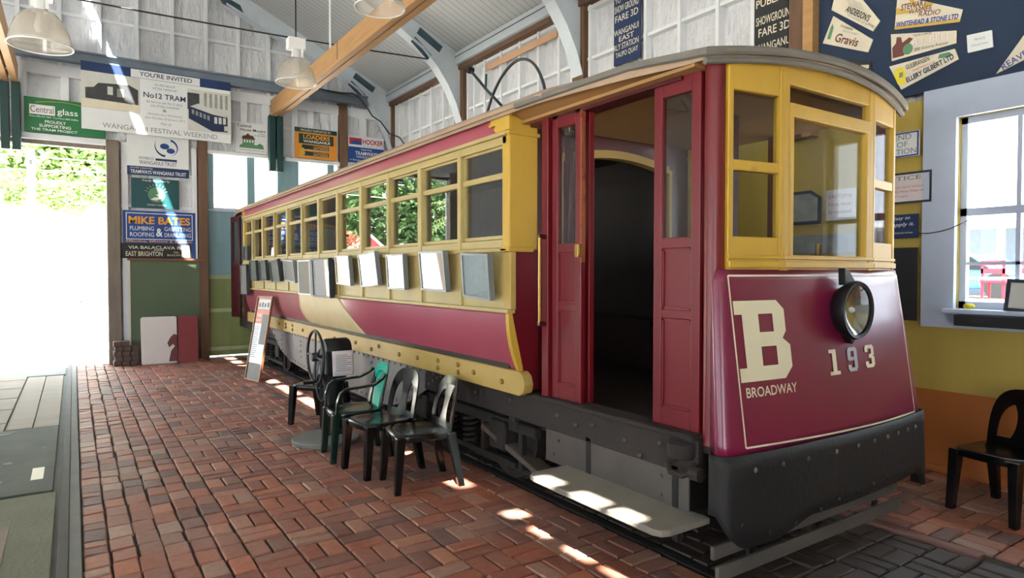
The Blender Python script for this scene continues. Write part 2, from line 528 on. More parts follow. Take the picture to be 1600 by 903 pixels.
def weave_zone(brick, xa, xb):
    S = 0.236
    nx = int(round((xb - xa) / S)); S2 = (xb - xa) / nx
    ny = int(14.2 / S)
    for i in range(nx):
        for k in range(ny):
            x = xa + i * S2; y = -0.6 + k * S
            if (i + k) % 2:
                brick(x, y, x + S2 / 2, y + S); brick(x + S2 / 2, y, x + S2, y + S)
            else:
                brick(x, y, x + S2, y + S / 2); brick(x, y + S / 2, x + S2, y + S)

def brick_floor(between_rails=False):
    mb = MB()
    def brick(x0, y0, x1, y1):
        g = 0.0042 + rnd.random() * 0.003
        x0 += g; y0 += g; x1 -= g; y1 -= g
        if x1 - x0 < 0.02 or y1 - y0 < 0.02: return
        j = lambda: rnd.uniform(-0.003, 0.003)
        z = rnd.uniform(-0.006, 0.0); tx = rnd.uniform(-0.003, 0.003); ty = rnd.uniform(-0.003, 0.003)
        b = 0.007
        bot = [(x0 + j(), y0 + j(), -0.04), (x1 + j(), y0 + j(), -0.04), (x1 + j(), y1 + j(), -0.04), (x0 + j(), y1 + j(), -0.04)]
        mid = [(p[0], p[1], z - 0.008) for p in bot]
        c = ((x0 + x1) / 2, (y0 + y1) / 2)
        top = [(p[0] + (b if p[0] < c[0] else -b), p[1] + (b if p[1] < c[1] else -b), z + (tx if p[0] < c[0] else -tx) + (ty if p[1] < c[1] else -ty)) for p in bot]
        mb.add(bot + mid + top, [(8, 9, 10, 11)] + [(i, (i + 1) % 4, 4 + (i + 1) % 4, 4 + i) for i in range(4)] + [(4 + i, 4 + (i + 1) % 4, 8 + (i + 1) % 4, 8 + i) for i in range(4)])
    W = 0.134
    if between_rails:
        weave_zone(brick, 2.89, 4.23)
        return mb
    # straight columns beside the rail
    for k in range(6):
        x = 0.02 + k * W
        y = -0.6 - rnd.random() * 0.2
        while y < 13.55:
            L = rnd.choice((0.19, 0.205, 0.215)) if k else rnd.choice((0.12, 0.2, 0.2))
            jx = rnd.uniform(-0.006, 0.006) if k else 0.002
            brick(x + jx, max(y, -0.6), x + W + jx, min(y + L, 13.58)); y += L
    # basket weave
    def weave(xa, xb): weave_zone(brick, xa, xb)
    weave(0.02 + 6 * W, 2.79)
    weave(4.36, 5.82)
    return mb
struct(brick_floor(), 'floor', 'brick', recalc=False)

# walls
mb = MB()
mb.box(X0, 13.62, -0.1, -2.25, 13.74, 5.6)
mb.box(-2.25, 13.62, 3.92, 0.52, 13.74, 5.6)
mb.box(0.52, 13.62, -0.1, 2.12, 13.74, 5.6)
mb.box(2.12, 13.62, 3.95, 5.2, 13.74, 5.6)
mb.box(5.2, 13.62, -0.1, 6.05, 13.74, 5.6)
struct(mb, 'wall_back', 'wrap')
mb = MB()
mb.prism([(X0 - 0.1, 5.6), (6.05, 5.6), (6.05, roof_z(6.05) - 0.02), (RX, RZ - 0.02), (X0 - 0.1, roof_z(X0 - 0.1) - 0.02)], 13.63, 13.75, 'y')
struct(mb, 'wall_back_gable', 'wrap')
mb = MB()
WY0, WY1, WZ0, WZ1 = 0.75, 2.33, 1.32, 2.85
mb.box(X1, Y0, -0.1, 6.05, WY0, 0.66); mb.box(X1, WY0, -0.1, 6.05, WY1, 0.66); mb.box(X1, WY1, -0.1, 6.05, 13.62, 0.66)
struct(mb, 'wall_right_lower', 'wall_orange')
mb = MB()
mb.box(X1, Y0, 0.66, 6.05, WY0, 3.05); mb.box(X1, WY0, 0.66, 6.05, WY1, WZ0); mb.box(X1, WY0, WZ1, 6.05, WY1, 3.05); mb.box(X1, WY1, 0.66, 6.05, 13.62, 3.05)
struct(mb, 'wall_right', 'wall_yellow')
struct(MB().box(5.97, Y0, 3.05, 6.07, 13.62, 5.56), 'wall_right_upper', 'wrap')
mb = MB()
light_openings = [(-1.6, 0.6), (2.4, 4.6), (6.6, 8.8)]  # unseen openings, added to let sky light in from the left
y = Y0
for a, b in light_openings:
    mb.box(X0 - 0.12, y, -0.1, X0, a, 5.56)
    mb.box(X0 - 0.12, a, -0.1, X0, b, 0.9); mb.box(X0 - 0.12, a, 3.2, X0, b, 5.56)
    y = b
mb.box(X0 - 0.12, y, -0.1, X0, 13.75, 5.56)
struct(mb, 'wall_left', 'white_paint')
mb = MB()
mb.box(X0 - 0.12, Y0 - 0.12, -0.1, -4.2, Y0, 5.6); mb.box(-4.2, Y0 - 0.12, 3.0, -1.6, Y0, 5.6); mb.box(-1.6, Y0 - 0.12, -0.1, 6.05, Y0, 5.6)  # unseen doorway gap, sized for the light let in from behind
mb.prism([(X0 - 0.1, 5.6), (6.05, 5.6), (6.05, roof_z(6.05) - 0.02), (RX, RZ - 0.02), (X0 - 0.1, roof_z(X0 - 0.1) - 0.02)], Y0 - 0.12, Y0, 'y')
struct(mb, 'wall_front', 'white_paint')

# roof, open along a narrow ridge slot that is bridged between its gaps
SX0, SX1 = -0.58, -0.40
def slab(xa, xb, ya, yb, name, m='ceiling'):
    mb = MB()
    mb.prism([(xa, roof_z(xa)), (xb, roof_z(xb)), (xb, roof_z(xb) + 0.07), (xa, roof_z(xa) + 0.07)], ya, yb, 'y')
    return struct(mb, name, m)
slab(SX1, 6.15, Y0 - 0.2, Y1 + 0.2, 'ceiling_right')
slab(X0 - 0.3, SX0, Y0 - 0.2, Y1 + 0.2, 'ceiling_left')
SHIFT = 8.5 / 2.9 * 1.2
lit = [(2.48, 2.66), (2.74, 2.98), (3.14, 3.33), (3.52, 3.66), (4.25, 4.68), (5.22, 5.4), (7.0, 7.3), (7.6, 8.5), (8.75, 9.6), (9.85, 10.2), (12.0, 12.1), (12.35, 12.75), (12.95, 13.3), (14.2, 15.05), (15.12, 15.7), (15.76, 16.3)]
y = Y0 - 0.2
bridges = MB()
for a, b in lit:
    a -= SHIFT; b -= SHIFT
    bridges.prism([(SX0 - 0.02, roof_z(SX0)), (SX1 + 0.02, roof_z(SX1)), (SX1 + 0.02, roof_z(SX1) + 0.05), (SX0 - 0.02, roof_z(SX0) + 0.05)], y, a, 'y')
    y = b
bridges.prism([(SX0 - 0.02, roof_z(SX0)), (SX1 + 0.02, roof_z(SX1)), (SX1 + 0.02, roof_z(SX1) + 0.05), (SX0 - 0.02, roof_z(SX0) + 0.05)], y, Y1 + 0.2, 'y')
struct(bridges, 'ceiling_ridge', 'ceiling')

_trim = [0]
def trim(mb, m, **k):
    _trim[0] += 1
    return struct(mb, 'trim_%d' % _trim[0], m, **k)

# roof frames: arched white knees down to the right hand wall, mirrored on the left
low = [(2.47, 6.72), (3.27, 6.36), (3.8, 6.17), (4.3, 5.92), (4.64, 5.77), (5.05, 5.52), (5.32, 5.26), (5.53, 4.98), (5.70, 4.66), (5.80, 4.36)]
def frame_poly(sgn):
    up = [(X1 + 0.1, roof_z(X1 + 0.1) - 0.005), (RX, RZ - 0.005)]
    lowp = [(RX, RZ - 0.42)] + low + [(X1 + 0.1, 4.30)]
    p = up + lowp
    return p if sgn > 0 else [(2 * RX - x, z) for x, z in p]
names = [(13.36, 13.48, 'at the back wall'), (10.28, 10.40, 'second from the back wall'), (6.94, 7.06, 'over the middle of the tram roof')]
for ya, yb, where in names:
    cy = (ya + yb) / 2
    t = thing('roof_truss', 'white painted arched roof truss ' + where, 'roof truss', (RX, cy, 0), group='arched roof trusses')
    for sgn in (1, -1):
        mb = MB(); mb.prism(frame_poly(sgn), ya, yb, 'y')
        mb.build('arched_rafter', 'truss_white', t, bev=0.006, seg=1)
        cap = MB()
        pts = [(x, z) for x, z in low]
        if sgn < 0: pts = [(2 * RX - x, z) for x, z in pts]
        for (xa, za), (xb, zb) in zip(pts[:-1], pts[1:]):
            cap.prism([(xa, za), (xb, zb), (xb, zb - 0.035), (xa, za - 0.035)], ya - 0.05, yb + 0.05, 'y')
        cap.build('edge_strip', 'truss_white', t)
        for dx, L in ((0.0, 0.50), (0.17, 0.42)):
            a = Vector((4.98 - dx * 0.6, 0, roof_z(4.98) - 0.13 - dx)); d = Vector((0.74, 0, -0.62)) if dx else Vector((0.87, 0, -0.5)); n = Vector((d.z, 0, -d.x)) * 0.065
            q = [a + n, a - n, a - n + d * L, a + n + d * L]
            pl = MB(); pp = [(v.x if sgn > 0 else 2 * RX - v.x, v.z) for v in q]
            pl.prism(pp, ya - 0.008, ya, 'y')
            pl.build('nail_plate', 'plate_blue', t)
    if cy > 13:
        MB().prism([(2.30, 6.90), (2.72, 6.74), (2.80, 6.56), (2.40, 6.70)], ya - 0.008, ya, 'y').build('nail_plate', 'plate_blue', t)
    if cy < 13:
        # tie rod across the frame
        pts = [(5.34, ya + 0.06, 5.36)]
        for k in range(1, 24):
            u = k / 24; x = 5.34 - u * 11.98
            pts.append((x, ya + 0.06, 5.36 - 0.16 * 4 * u * (1 - u)))
        pts.append((-6.64, ya + 0.06, 5.36))
        MB().tube(pts, 0.012, 6).build('tie_rod', 'iron', t)
# wall plates and posts on the right side
trim(MB().box(5.70, Y0, 5.33, 5.97, 13.6, 5.54), 'truss_white', bev=0.005, seg=1)
trim(MB().box(5.69, Y0, 5.455, 5.70, 13.6, 5.463), 'cable')
trim(MB().box(5.76, Y0, 5.25, 5.97, 13.6, 5.33), 'post_brown')
for ya, yb in ((13.3, 13.6), (10.18, 10.50), (6.88, 7.12), (3.56, 3.80)):
    trim(MB().box(5.80, ya, 2.9, 5.97, yb, 5.33), 'post_brown', bev=0.008, seg=1)
trim(MB().box(5.72, 3.50, 2.9, 5.86, 3.60, 5.33), 'timber')
bays = [(10.5, 13.3, [10.55, 11.05, 11.55, 12.05, 12.55, 13.05, 13.25]), (7.12, 10.18, [7.2, 7.5, 8.0, 8.5, 9.04, 9.55, 9.9, 10.13]), (3.8, 6.88, [3.85, 4.25, 4.70, 5.24, 5.78, 6.32, 6.82])]
for a, b, ys in bays:
    for yy in ys:
        trim(MB().box(5.86, yy - 0.022, 3.05, 5.975, yy + 0.022, 5.26), 'white_paint')
    trim(MB().box(5.88, a, 4.52, 5.975, b, 4.56), 'white_paint')
    trim(MB().box(5.88, a, 5.20, 5.975, b, 5.25), 'white_paint')
    trim(MB().box(5.85, a, 3.05, 5.975, b, 3.10), 'white_paint')
trim(MB().box(5.835, 7.5, 5.03, 5.858, 9.45, 5.13), 'ply')

# back wall: pillars, lintels, studs, steel beam
for x0, x1, m_ in ((0.50, 0.70, 'post_grey'), (1.97, 2.13, 'post_brown'), (4.69, 4.86, 'post_brown'), (-2.42, -2.22, 'post_grey')):
    trim(MB().box(x0, 13.45, 0.0, x1, 13.64, 5.25 if x0 > 1.5 else 3.95), m_, bev=0.008, seg=1)
trim(MB().box(0.73, 13.53, 0.0, 0.83, 13.64, 3.95), 'white_paint')
trim(MB().box(1.87, 13.53, 0.0, 1.95, 13.64, 3.95), 'white_paint')
for z in (0.75, 1.35, 2.25, 2.80, 3.40):
    trim(MB().box(0.72, 13.56, z, 1.96, 13.63, z + 0.05), 'white_paint')
trim(MB().box(-2.3, 13.47, 3.85, 0.52, 13.64, 3.95), 'white_paint', bev=0.006, seg=1)
trim(MB().box(-2.3, 13.55, 3.78, 0.50, 13.70, 3.85), 'post_grey')
trim(MB().box(2.12, 13.47, 3.88, 3.40, 13.64, 3.95), 'white_paint', bev=0.006, seg=1)
trim(MB().box(3.58, 13.47, 3.88, 5.3, 13.64, 3.95), 'white_paint', bev=0.006, seg=1)
trim(MB().box(X0, 13.52, 4.95, X1 - 0.1, 13.64, 5.14), 'white_paint')
for x in (-0.66, -0.08, 0.46, 1.0, 1.6, 2.16, 2.80, 3.22, 3.78, 4.10, 4.62, 5.24, -1.3, -1.9):
    trim(MB().box(x - 0.06, 13.53, 3.95, x + 0.06, 13.64, 4.95), 'white_paint')
trim(MB().box(X0, 13.55, 4.52, X1, 13.63, 4.565), 'white_paint')
for k in range(-6, 10):
    x = 0.43 + k * 0.57
    trim(MB().box(x - 0.032, 13.53, 5.14, x + 0.032, 13.65, roof_z(x) - 0.03), 'white_paint')
trim(MB().box(X0 + 1, 13.57, 6.02, 4.6, 13.64, 6.07), 'white_paint')
trim(MB().box(X0 + 3, 13.57, 6.9, 2.5, 13.64, 6.95), 'white_paint')
beam = MB()
beam.box(-6.8, 13.26, 5.335, 5.25, 13.42, 5.365).box(-6.8, 13.26, 5.165, 5.25, 13.42, 5.195).box(-6.8, 13.30, 5.195, 5.25, 13.34, 5.335)
trim(beam, 'steel_blue')

# the closed double door behind the tram, glazed along its top
d = thing('door_1', 'tall boarded shed door behind tram, blue above green, glazed along top', 'door', (3.6, 13.55, 0))
d['kind'] = 'structure'
MB().box(2.13, 13.60, 1.52, 5.2, 13.66, 2.84).build('upper_boards', 'door_blue', d)
MB().box(2.13, 13.60, 0.02, 5.2, 13.66, 1.52).build('lower_boards', 'door_green', d)
for z in (0.12, 0.86, 1.50, 2.18, 2.80):
    MB().box(2.13, 13.565, z, 5.2, 13.605, z + 0.07).build('rail', 'window_trim' if z > 2.5 else 'door_green_rail' if z < 1.6 else 'door_blue', d)
MB().box(2.13, 13.56, 3.88, 5.2, 13.66, 3.96).build('head_rail', 'door_blue', d)
for x0, x1 in ((2.13, 2.25), (2.86, 3.00), (3.44, 3.86), (4.46, 4.60), (5.08, 5.2)):
    MB().box(x0, 13.56, 2.84, x1, 13.66, 3.9).build('mullion', 'door_blue', d)
for x0, x1 in ((2.25, 2.86), (3.0, 3.44), (3.86, 4.46), (4.6, 5.08)):
    MB().box(x0, 13.61, 2.86, x1, 13.615, 3.88).build('pane', 'glass_clear', d)

# right wall window
w = thing('window_1', 'tall white framed sash window in the yellow wall', 'window', (X1, 1.5, WZ0))
w['kind'] = 'structure'
tr = MB()
tr.box(5.80, WY1, 1.18, 5.86, WY1 + 0.24, 3.10).box(5.80, WY0 - 0.24, 1.18, 5.86, WY0, 3.10).box(5.801, WY0 + 0.001, WZ1, 5.859, WY1 - 0.001, 3.099).box(5.801, WY0 + 0.001, 1.181, 5.859, WY1 - 0.001, WZ0)
tr.build('casing', 'window_trim', w)
MB().box(5.70, WY0 - 0.1, 1.30, 5.86, WY1 + 0.05, 1.335).build('sill', 'window_trim', w, bev=0.005, seg=1)
fr = MB()
for yy in (WY0, WY1 - 0.045): fr.box(5.90, yy, WZ0, 5.96, yy + 0.045, WZ1)
for z, hgt in ((WZ0, 0.07), (2.07, 0.06), (WZ1 - 0.05, 0.05)): fr.box(5.90, WY0, z, 5.96, WY1, z + hgt)
fr.box(5.91, 1.93, WZ0, 5.95, 1.96, WZ1).box(5.91, 1.36, WZ0, 5.95, 1.39, WZ1).box(5.91, WY0, 1.68, 5.95, WY1, 1.705)
fr.build('sash', 'window_trim', w)
MB().box(5.93, WY0, WZ0, 5.934, WY1, WZ1).build('pane', 'glass_clear', w)
trim(MB().box(5.83, Y0, 0.0, 5.856, 13.5, 0.05), 'wall_orange')

# ------------------------------------------------------------ the tram
TC = 3.56                      # centre line
SX, SXR = 2.52, 4.60           # saloon sides
YS, YE = 3.78, 12.22           # saloon ends
PX, PXR = 2.62, 4.50           # platform sides
tram = thing('tram', 'maroon and yellow single deck tram lettered B BROADWAY 193 with its folding door open', 'tram', (TC, 7.7, 0))

def lerp(a, b, t): return a + (b - a) * t
def both(x):                   # mirror an x about the centre line
    return 2 * TC - x

# main frame
sb = MB(); sb.box(2.62, 2.20, 0.57, 2.70, 5.3, 0.77).box(2.62, 12.0, 0.60, 2.70, 13.2, 0.77).box(2.66, 5.3, 0.62, 2.72, 12.0, 0.78)
sb.build('side_sill', 'sill_rust', tram, bev=0.008, seg=1)
MB().box(both(2.70), 2.20, 0.57, both(2.62), 13.2, 0.77).build('side_sill', 'sill_rust', tram, bev=0.008, seg=1)
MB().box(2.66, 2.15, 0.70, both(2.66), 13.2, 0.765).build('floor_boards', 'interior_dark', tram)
MB().box(2.60, 2.22, 0.755, 2.76, 3.62, 0.785).build('door_sill', 'sill_rust', tram, bev=0.006, seg=1)
# yellow sole bars with curved ends
def sole(xa, xb):
    mb = MB()
    p = [(3.74, 0.755), (10.7, 0.755), (12.3, 0.755), (12.3, 0.925), (3.74, 0.925), (3.70, 0.90), (3.675, 0.84), (3.69, 0.78)]
    mb.prism(p, xa, xb, 'x')
    return mb
sole(2.575, 2.66).build('sole_bar', 'pale_yellow', tram, bev=0.006, seg=1)
sole(both(2.66), both(2.60)).build('sole_bar', 'pale_yellow', tram, bev=0.006, seg=1)
def bolt(x, y, z, r=0.018, ax='x', m='pale_yellow', h=0.02):
    mb = MB()
    if ax == 'x': mb.lathe([(0.0, x), (r, x), (r, x - h * 0.6), (r * 0.6, x - h), (0.0, x - h)], (0, y, z), 'x', 8)
    else: mb.lathe([(0.0, y), (r, y), (r, y - h * 0.6), (r * 0.6, y - h), (0.0, y - h)], (x, 0, z), 'y', 8)
    return mb.build('bolt', m, tram)
for yy, zz in ((3.95, 0.83), (4.35, 0.845), (4.60, 0.875), (4.60, 0.815), (4.95, 0.87), (4.95, 0.81), (5.35, 0.85), (5.75, 0.84), (6.25, 0.87), (6.45, 0.82), (6.9, 0.85), (7.6, 0.84), (8.3, 0.86), (8.9, 0.84), (9.4, 0.87), (9.4, 0.81), (9.75, 0.87), (9.75, 0.82), (10.1, 0.85)):
    bolt(2.576, yy, zz, 0.021, m='bolt_rust')
for yy, zz in ((2.45, 0.70), (2.72, 0.66), (3.0, 0.69), (3.16, 0.66), (3.35, 0.69), (2.6, 0.60), (3.9, 0.70), (4.4, 0.68)):
    bolt(2.622, yy, zz, 0.016, m='riser_grey')

# rocker panel: tucked under towards the sole bar
def rocker_x(z):
    t = max(0, min(1, (z - 0.92) / (1.345 - 0.92)))
    return 2.62 - 0.095 * (1 - (1 - t) ** 2.2)
def rocker(mirror, ya, yb, name, m, off=0.0, edges=None):
    """edges: function z -> (y0, y1)"""
    mb = MB(); N, K = 14, 2 if edges is None else 16
    rings = []
    for i in range(N + 1):
        z = 0.915 + (1.345 - 0.915) * i / N
        a, b = edges(z) if edges else (ya, yb)
        x = rocker_x(z) - off
        if mirror: x = both(x)
        rings.append([(x, a + (b - a) * k / K, z) for k in range(K + 1)])
    mb.loft(rings, close_ring=False)
    o = mb.build(name, m, tram, smooth=True)
    s = o.modifiers.new('thick', 'SOLIDIFY'); s.thickness = 0.012 if not off else 0.002; s.offset = -1 if not mirror else 1
    return o
rocker(False, YS, YE, 'rocker_panel', 'maroon_faded_sheen')
rocker(True, YS, YE, 'rocker_panel', 'maroon_faded_sheen')
# pale flash painted across the rocker panel
def flash(z):
    t = (z - 0.915) / 0.43
    return (6.6 + 0.72 * t ** 0.8, 9.30 - 0.55 * max(0, t - 0.25) if t > 0.4 else 8.75 + 0.55 * math.sin(min(1, t / 0.4) * PI / 2))
rocker(False, 0, 0, 'painted_flash', 'cream', 0.003, lambda z: (6.6 + 0.72 * ((z - 0.915) / 0.43), 8.35 + 0.55 * math.sqrt(max(0, 1 - ((z - 1.16) / 0.25) ** 2)) if z < 1.16 else 8.9))
# end trims that follow the tuck
for mir in (False, True):
    rings = []
    for i in range(15):
        z = 0.915 + 0.43 * i / 14
        x = rocker_x(z)
        xa, xb = x - 0.014, x + 0.05
        if mir: xa, xb = both(xa), both(xb)
        rings.append([(xa, YS - 0.012, z), (xb, YS - 0.012, z), (xb, YS + 0.03, z), (xa, YS + 0.03, z)])
    MB().loft(rings).build('rocker_edge', 'yellow', tram)

# belt: lower rail, panels, pillars, ledge
for mir in (False, True):
    def bx(x0, y0, z0, x1, y1, z1):
        return (both(x1), y0, z0, both(x0), y1, z1) if mir else (x0, y0, z0, x1, y1, z1)
    nm = 'sash_cream'
    MB().box(*bx(2.495, YS - 0.02, 1.335, 2.56, YE, 1.365)).build('lower_belt_rail', nm, tram, bev=0.006)
    MB().box(*bx(2.525, YS, 1.36, 2.555, YE, 1.78)).build('belt_panel', nm, tram)
    MB().box(*bx(2.485, YS - 0.02, 1.765, 2.57, YE, 1.795)).build('ledge', nm, tram, bev=0.008)
    MB().box(*bx(2.505, YS, 1.795, 2.56, YE, 1.855)).build('window_sill', nm, tram, bev=0.006)
    MB().box(*bx(2.50, YS, 2.515, 2.57, YE, 2.575)).build('window_head', nm, tram, bev=0.006)
    MB().box(*bx(2.47, YS - 0.02, 2.570, 2.57, YE, 2.60)).build('drip_moulding', nm, tram, bev=0.008)
    MB().box(*bx(2.515, YS, 2.595, 2.56, YE + 0.2, 2.76)).build('letter_board', 'maroon_faded_sheen', tram)
pil = [4.45, 5.15, 5.84, 6.55, 7.28, 7.97, 8.68, 9.39, 10.10, 10.83, 11.54]
edges_y = [YS] + pil + [YE]
for k, y in enumerate(pil):
    wdt = 0.034 if k % 2 else 0.026
    MB().box(2.495, y - wdt, 1.795, 2.57, y + wdt, 2.575).build('window_pillar', 'sash_cream', tram, bev=0.008)
    MB().box(2.505, y - 0.022, 1.36, 2.54, y + 0.022, 1.78).build('panel_strip', 'sash_cream', tram, bev=0.006)
    MB().box(both(2.57), y - wdt, 1.795, both(2.495), y + wdt, 2.575).build('window_pillar', 'sash_cream', tram, bev=0.008)
for k in range(12):
    a, b = edges_y[k], edges_y[k + 1]
    a += 0.035 if k else 0.07; b -= 0.035 if k < 11 else 0.07
    for mir in (False, True):
        xa, xb = (2.522, 2.565) if not mir else (both(2.565), both(2.53))
        s = MB()
        s.box(xa, a - 0.02, 2.285, xb, b + 0.02, 2.325).box(xa + 0.008, a - 0.02, 1.86, xb, a, 2.52).box(xa + 0.008, b, 1.86, xb, b + 0.02, 2.52)
        s.box(xa + 0.008, a - 0.01, 1.86, xb, b + 0.01, 1.885).box(xa + 0.008, a - 0.01, 2.50, xb, b + 0.01, 2.52)
        f = s.build('side_window', 'sash_cream', tram)
        xg = 2.548 if not mir else both(2.548)
        MB().box(xg, a, 1.87, xg + 0.004, b, 2.30).build('pane', 'glass', f)
        MB().box(xg, a, 2.31, xg + 0.004, b, 2.51).build('pane', 'glass', f)
# corner pillars: pale box post on the saloon corner with a stepped cap
for mir in (False, True):
    def bx(x0, y0, z0, x1, y1, z1):
        return (both(x1), y0, z0, both(x0), y1, z1) if mir else (x0, y0, z0, x1, y1, z1)
    for ye, sg in ((YS, 1), (YE, -1)):
        ya, yb = (YS - 0.035, YS + 0.06) if sg > 0 else (YE - 0.06, YE + 0.035)
        c = MB().box(*bx(2.50, ya, 1.78, 2.745, yb, 2.76))
        cp = c.build('corner_pillar', 'yellow', tram, bev=0.012)
        MB().box(*bx(2.485, ya - 0.015, 2.575, 2.755, yb, 2.60)).build('moulding', 'yellow', cp, bev=0.005)
        MB().box(*bx(2.485, ya - 0.015, 1.765, 2.70, yb, 1.80)).build('base_cap', 'yellow', cp, bev=0.005)
        MB().box(*bx(2.51, ya, 1.36, 2.56, yb, 1.77)).build('corner_post', 'pale_yellow', tram, bev=0.008)
        pts = [(2.56, 0.78), (2.76, 0.78), (2.76, 1.78), (2.54, 1.78), (2.535, 1.36), (2.57, 1.2), (2.63, 0.95), (2.64, 0.78)]
        if mir: pts = [(both(x), z) for x, z in pts]
        pts = pts[1:]
        MB().prism(pts, ya + 0.02, ya + 0.06, 'y').build('end_panel', 'maroon', tram)
# scroll bracket painted on the letter board
br = [(3.73, 2.605), (3.90, 2.605), (3.93, 2.63), (3.905, 2.655), (3.93, 2.66), (3.99, 2.655), (4.005, 2.67), (3.97, 2.69), (3.985, 2.715), (3.955, 2.71), (3.93, 2.72), (3.88, 2.735), (3.83, 2.76), (3.73, 2.76)]
MB().prism(br, 2.488, 2.518, 'x').build('scroll_bracket', 'yellow', tram, bev=0.003, seg=1)

# roof: low arch with rolled edges, bowed ends
def roof_plan(y):
    """half width at y, and None beyond the bow"""
    return 1.10 if 3.4 < y < 12.5 else 1.10 - 0.125 * min(1, ((3.4 - y) if y <= 3.4 else (y - 12.5)) / 1.3) ** 1.5
YF, YR = 2.0, 13.38
def roof_ring(y, dz=0.0, w=0.0, bow=0.0):
    hw = roof_plan(y) + w
    ring = []
    N = 36
    for i in range(N + 1):
        s = -1 + 2 * i / N
        fb = min(1.0, max(0.0, (3.4 - y) / 1.1, (y - 12.4) / 0.9))
        zc = 2.745 + 0.155 * (lerp(max(0.0, 1 - abs(s) ** 3.2) ** 0.62, 1 - s * s, fb))
        zc -= 0.03 * fb * s * s
        if y < 3.0: zc -= 0.11 * ((3.0 - y) / 1.0) * max(0, 1 - s * s)
        yy = y + bow * s * s
        ring.append((TC + hw * s, yy, zc + dz))
    return ring
ys = [YF, 2.15, 2.3, 2.45, 2.6, 3.0, 3.4, 4.2, 6, 8, 10, 12, 12.5, 12.9, 13.2, YR]
mb = MB()
rings = []
for y in ys:
    bow = 0.13 * max(0, (2.6 - y) / 0.6) if y < 2.6 else (-0.17 * max(0, (y - 12.73) / 0.65))
    top = roof_ring(y, 0.0, 0.0, bow); bot = [(p[0], p[1], p[2] - 0.045) for p in roof_ring(y, 0.0, -0.01, bow)]
    rings.append(top + bot[::-1])
mb.loft(rings).build('roof', 'roof_tan', tram, smooth=True, angle=50)
# soffit inside and canvas edge roll round the front end
rim = MB()
pts = [(p[0], p[1] - 0.012, p[2] - 0.015) for p in roof_ring(YF, 0, 0.006, 0.13)]
rim.tube([(TC - 1.105, 3.6, 2.728), (TC - 1.10, 3.4, 2.728), (TC - 1.045, 2.6, 2.735)] + pts + [(TC + 1.045, 2.6, 2.735), (TC + 1.10, 3.4, 2.728), (TC + 1.105, 3.6, 2.728)], 0.022, 8)
rim.build('roof_rim', 'roof_grey', tram, smooth=True)
rim2 = MB()
pts = [(p[0], p[1] + 0.012, p[2] - 0.055) for p in roof_ring(YF, 0, 0.0, 0.13)]
rim2.tube(pts, 0.018, 8); rim2.build('roof_rim', 'roof_grey', tram, smooth=True)
for mir in (False, True):
    g = MB()
    xs = [TC - 1.115, TC - 1.09]
    if mir: xs = [both(x) for x in xs]
    g.box(min(xs), 3.3, 2.72, max(xs), 12.6, 2.75)
    g.build('gutter', 'roof_tan', tram, bev=0.005)
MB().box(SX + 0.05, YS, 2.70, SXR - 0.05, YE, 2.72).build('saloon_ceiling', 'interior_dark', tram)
MB().box(PX - 0.02, 2.22, 2.655, PXR + 0.02, YS - 0.03, 2.675).build('platform_ceiling', 'soffit', tram)
sf = []
for k in range(12):
    y = lerp(2.16, YS - 0.04, k / 11)
    xo = TC - roof_plan(y) + 0.03 + (0.0 if y > 2.5 else 0.02)
    zo = 2.735 if y > 2.6 else lerp(2.70, 2.735, (y - 2.16) / 0.44)
    sf.append([(xo - 0.01, y, zo), (2.70, y, 2.675), (2.70, y, 2.655), (xo, y, zo - 0.02)])
MB().loft(sf).build('soffit_board', 'soffit', tram)

# bulkheads with an arched doorway
def bulkhead(y):
    mb = MB()
    a = [(3.00 + 1.12 * i / 16, 2.47 + 0.07 * math.sin(PI * i / 16)) for i in range(17)]
    mb.prism([(2.74, 0.77), (3.0, 0.77), (3.0, 2.47), (2.74, 2.47)], y, y + 0.05, 'y')
    mb.prism([(4.12, 0.77), (4.38, 0.77), (4.38, 2.47), (4.12, 2.47)], y, y + 0.05, 'y')
    for (xa, za), (xb, zb) in zip(a[:-1], a[1:]):
        mb.prism([(xa, za), (xb, zb), (xb, 2.68), (xa, 2.68)], y, y + 0.05, 'y')
    mb.box(2.74, y, 2.47, 3.0, y + 0.05, 2.68).box(4.12, y, 2.47, 4.38, y + 0.05, 2.68)
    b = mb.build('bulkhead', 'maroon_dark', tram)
    rm = MB()
    o = [(x, z) for x, z in a]
    for (xa, za), (xb, zb) in zip(o[:-1], o[1:]):
        rm.prism([(xa, za - 0.03), (xb, zb - 0.03), (xb, zb + 0.03), (xa, za + 0.03)], y - 0.025, y + 0.06, 'y')
    rm.box(2.965, y - 0.025, 0.77, 3.0, y + 0.06, 2.47).box(4.12, y - 0.025, 0.77, 4.155, y + 0.06, 2.47)
    rm.build('arch_trim', 'pale_yellow', b)
bulkhead(3.80); bulkhead(12.10)
MB().box(4.50, 3.9, 1.80, 4.515, 12.1, 2.70).build('darkening_sheet', 'interior_dark', tram)  # dark sheet added across the far windows to darken the saloon
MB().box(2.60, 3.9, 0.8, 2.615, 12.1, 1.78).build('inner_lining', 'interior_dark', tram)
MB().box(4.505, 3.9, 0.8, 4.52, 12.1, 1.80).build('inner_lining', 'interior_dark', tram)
# benches inside the saloon
for x0, x1 in ((2.60, 2.98), (4.14, 4.52)):
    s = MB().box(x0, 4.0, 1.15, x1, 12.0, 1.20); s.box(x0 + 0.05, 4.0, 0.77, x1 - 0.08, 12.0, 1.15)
    s.build('bench', 'interior_dark', tram)

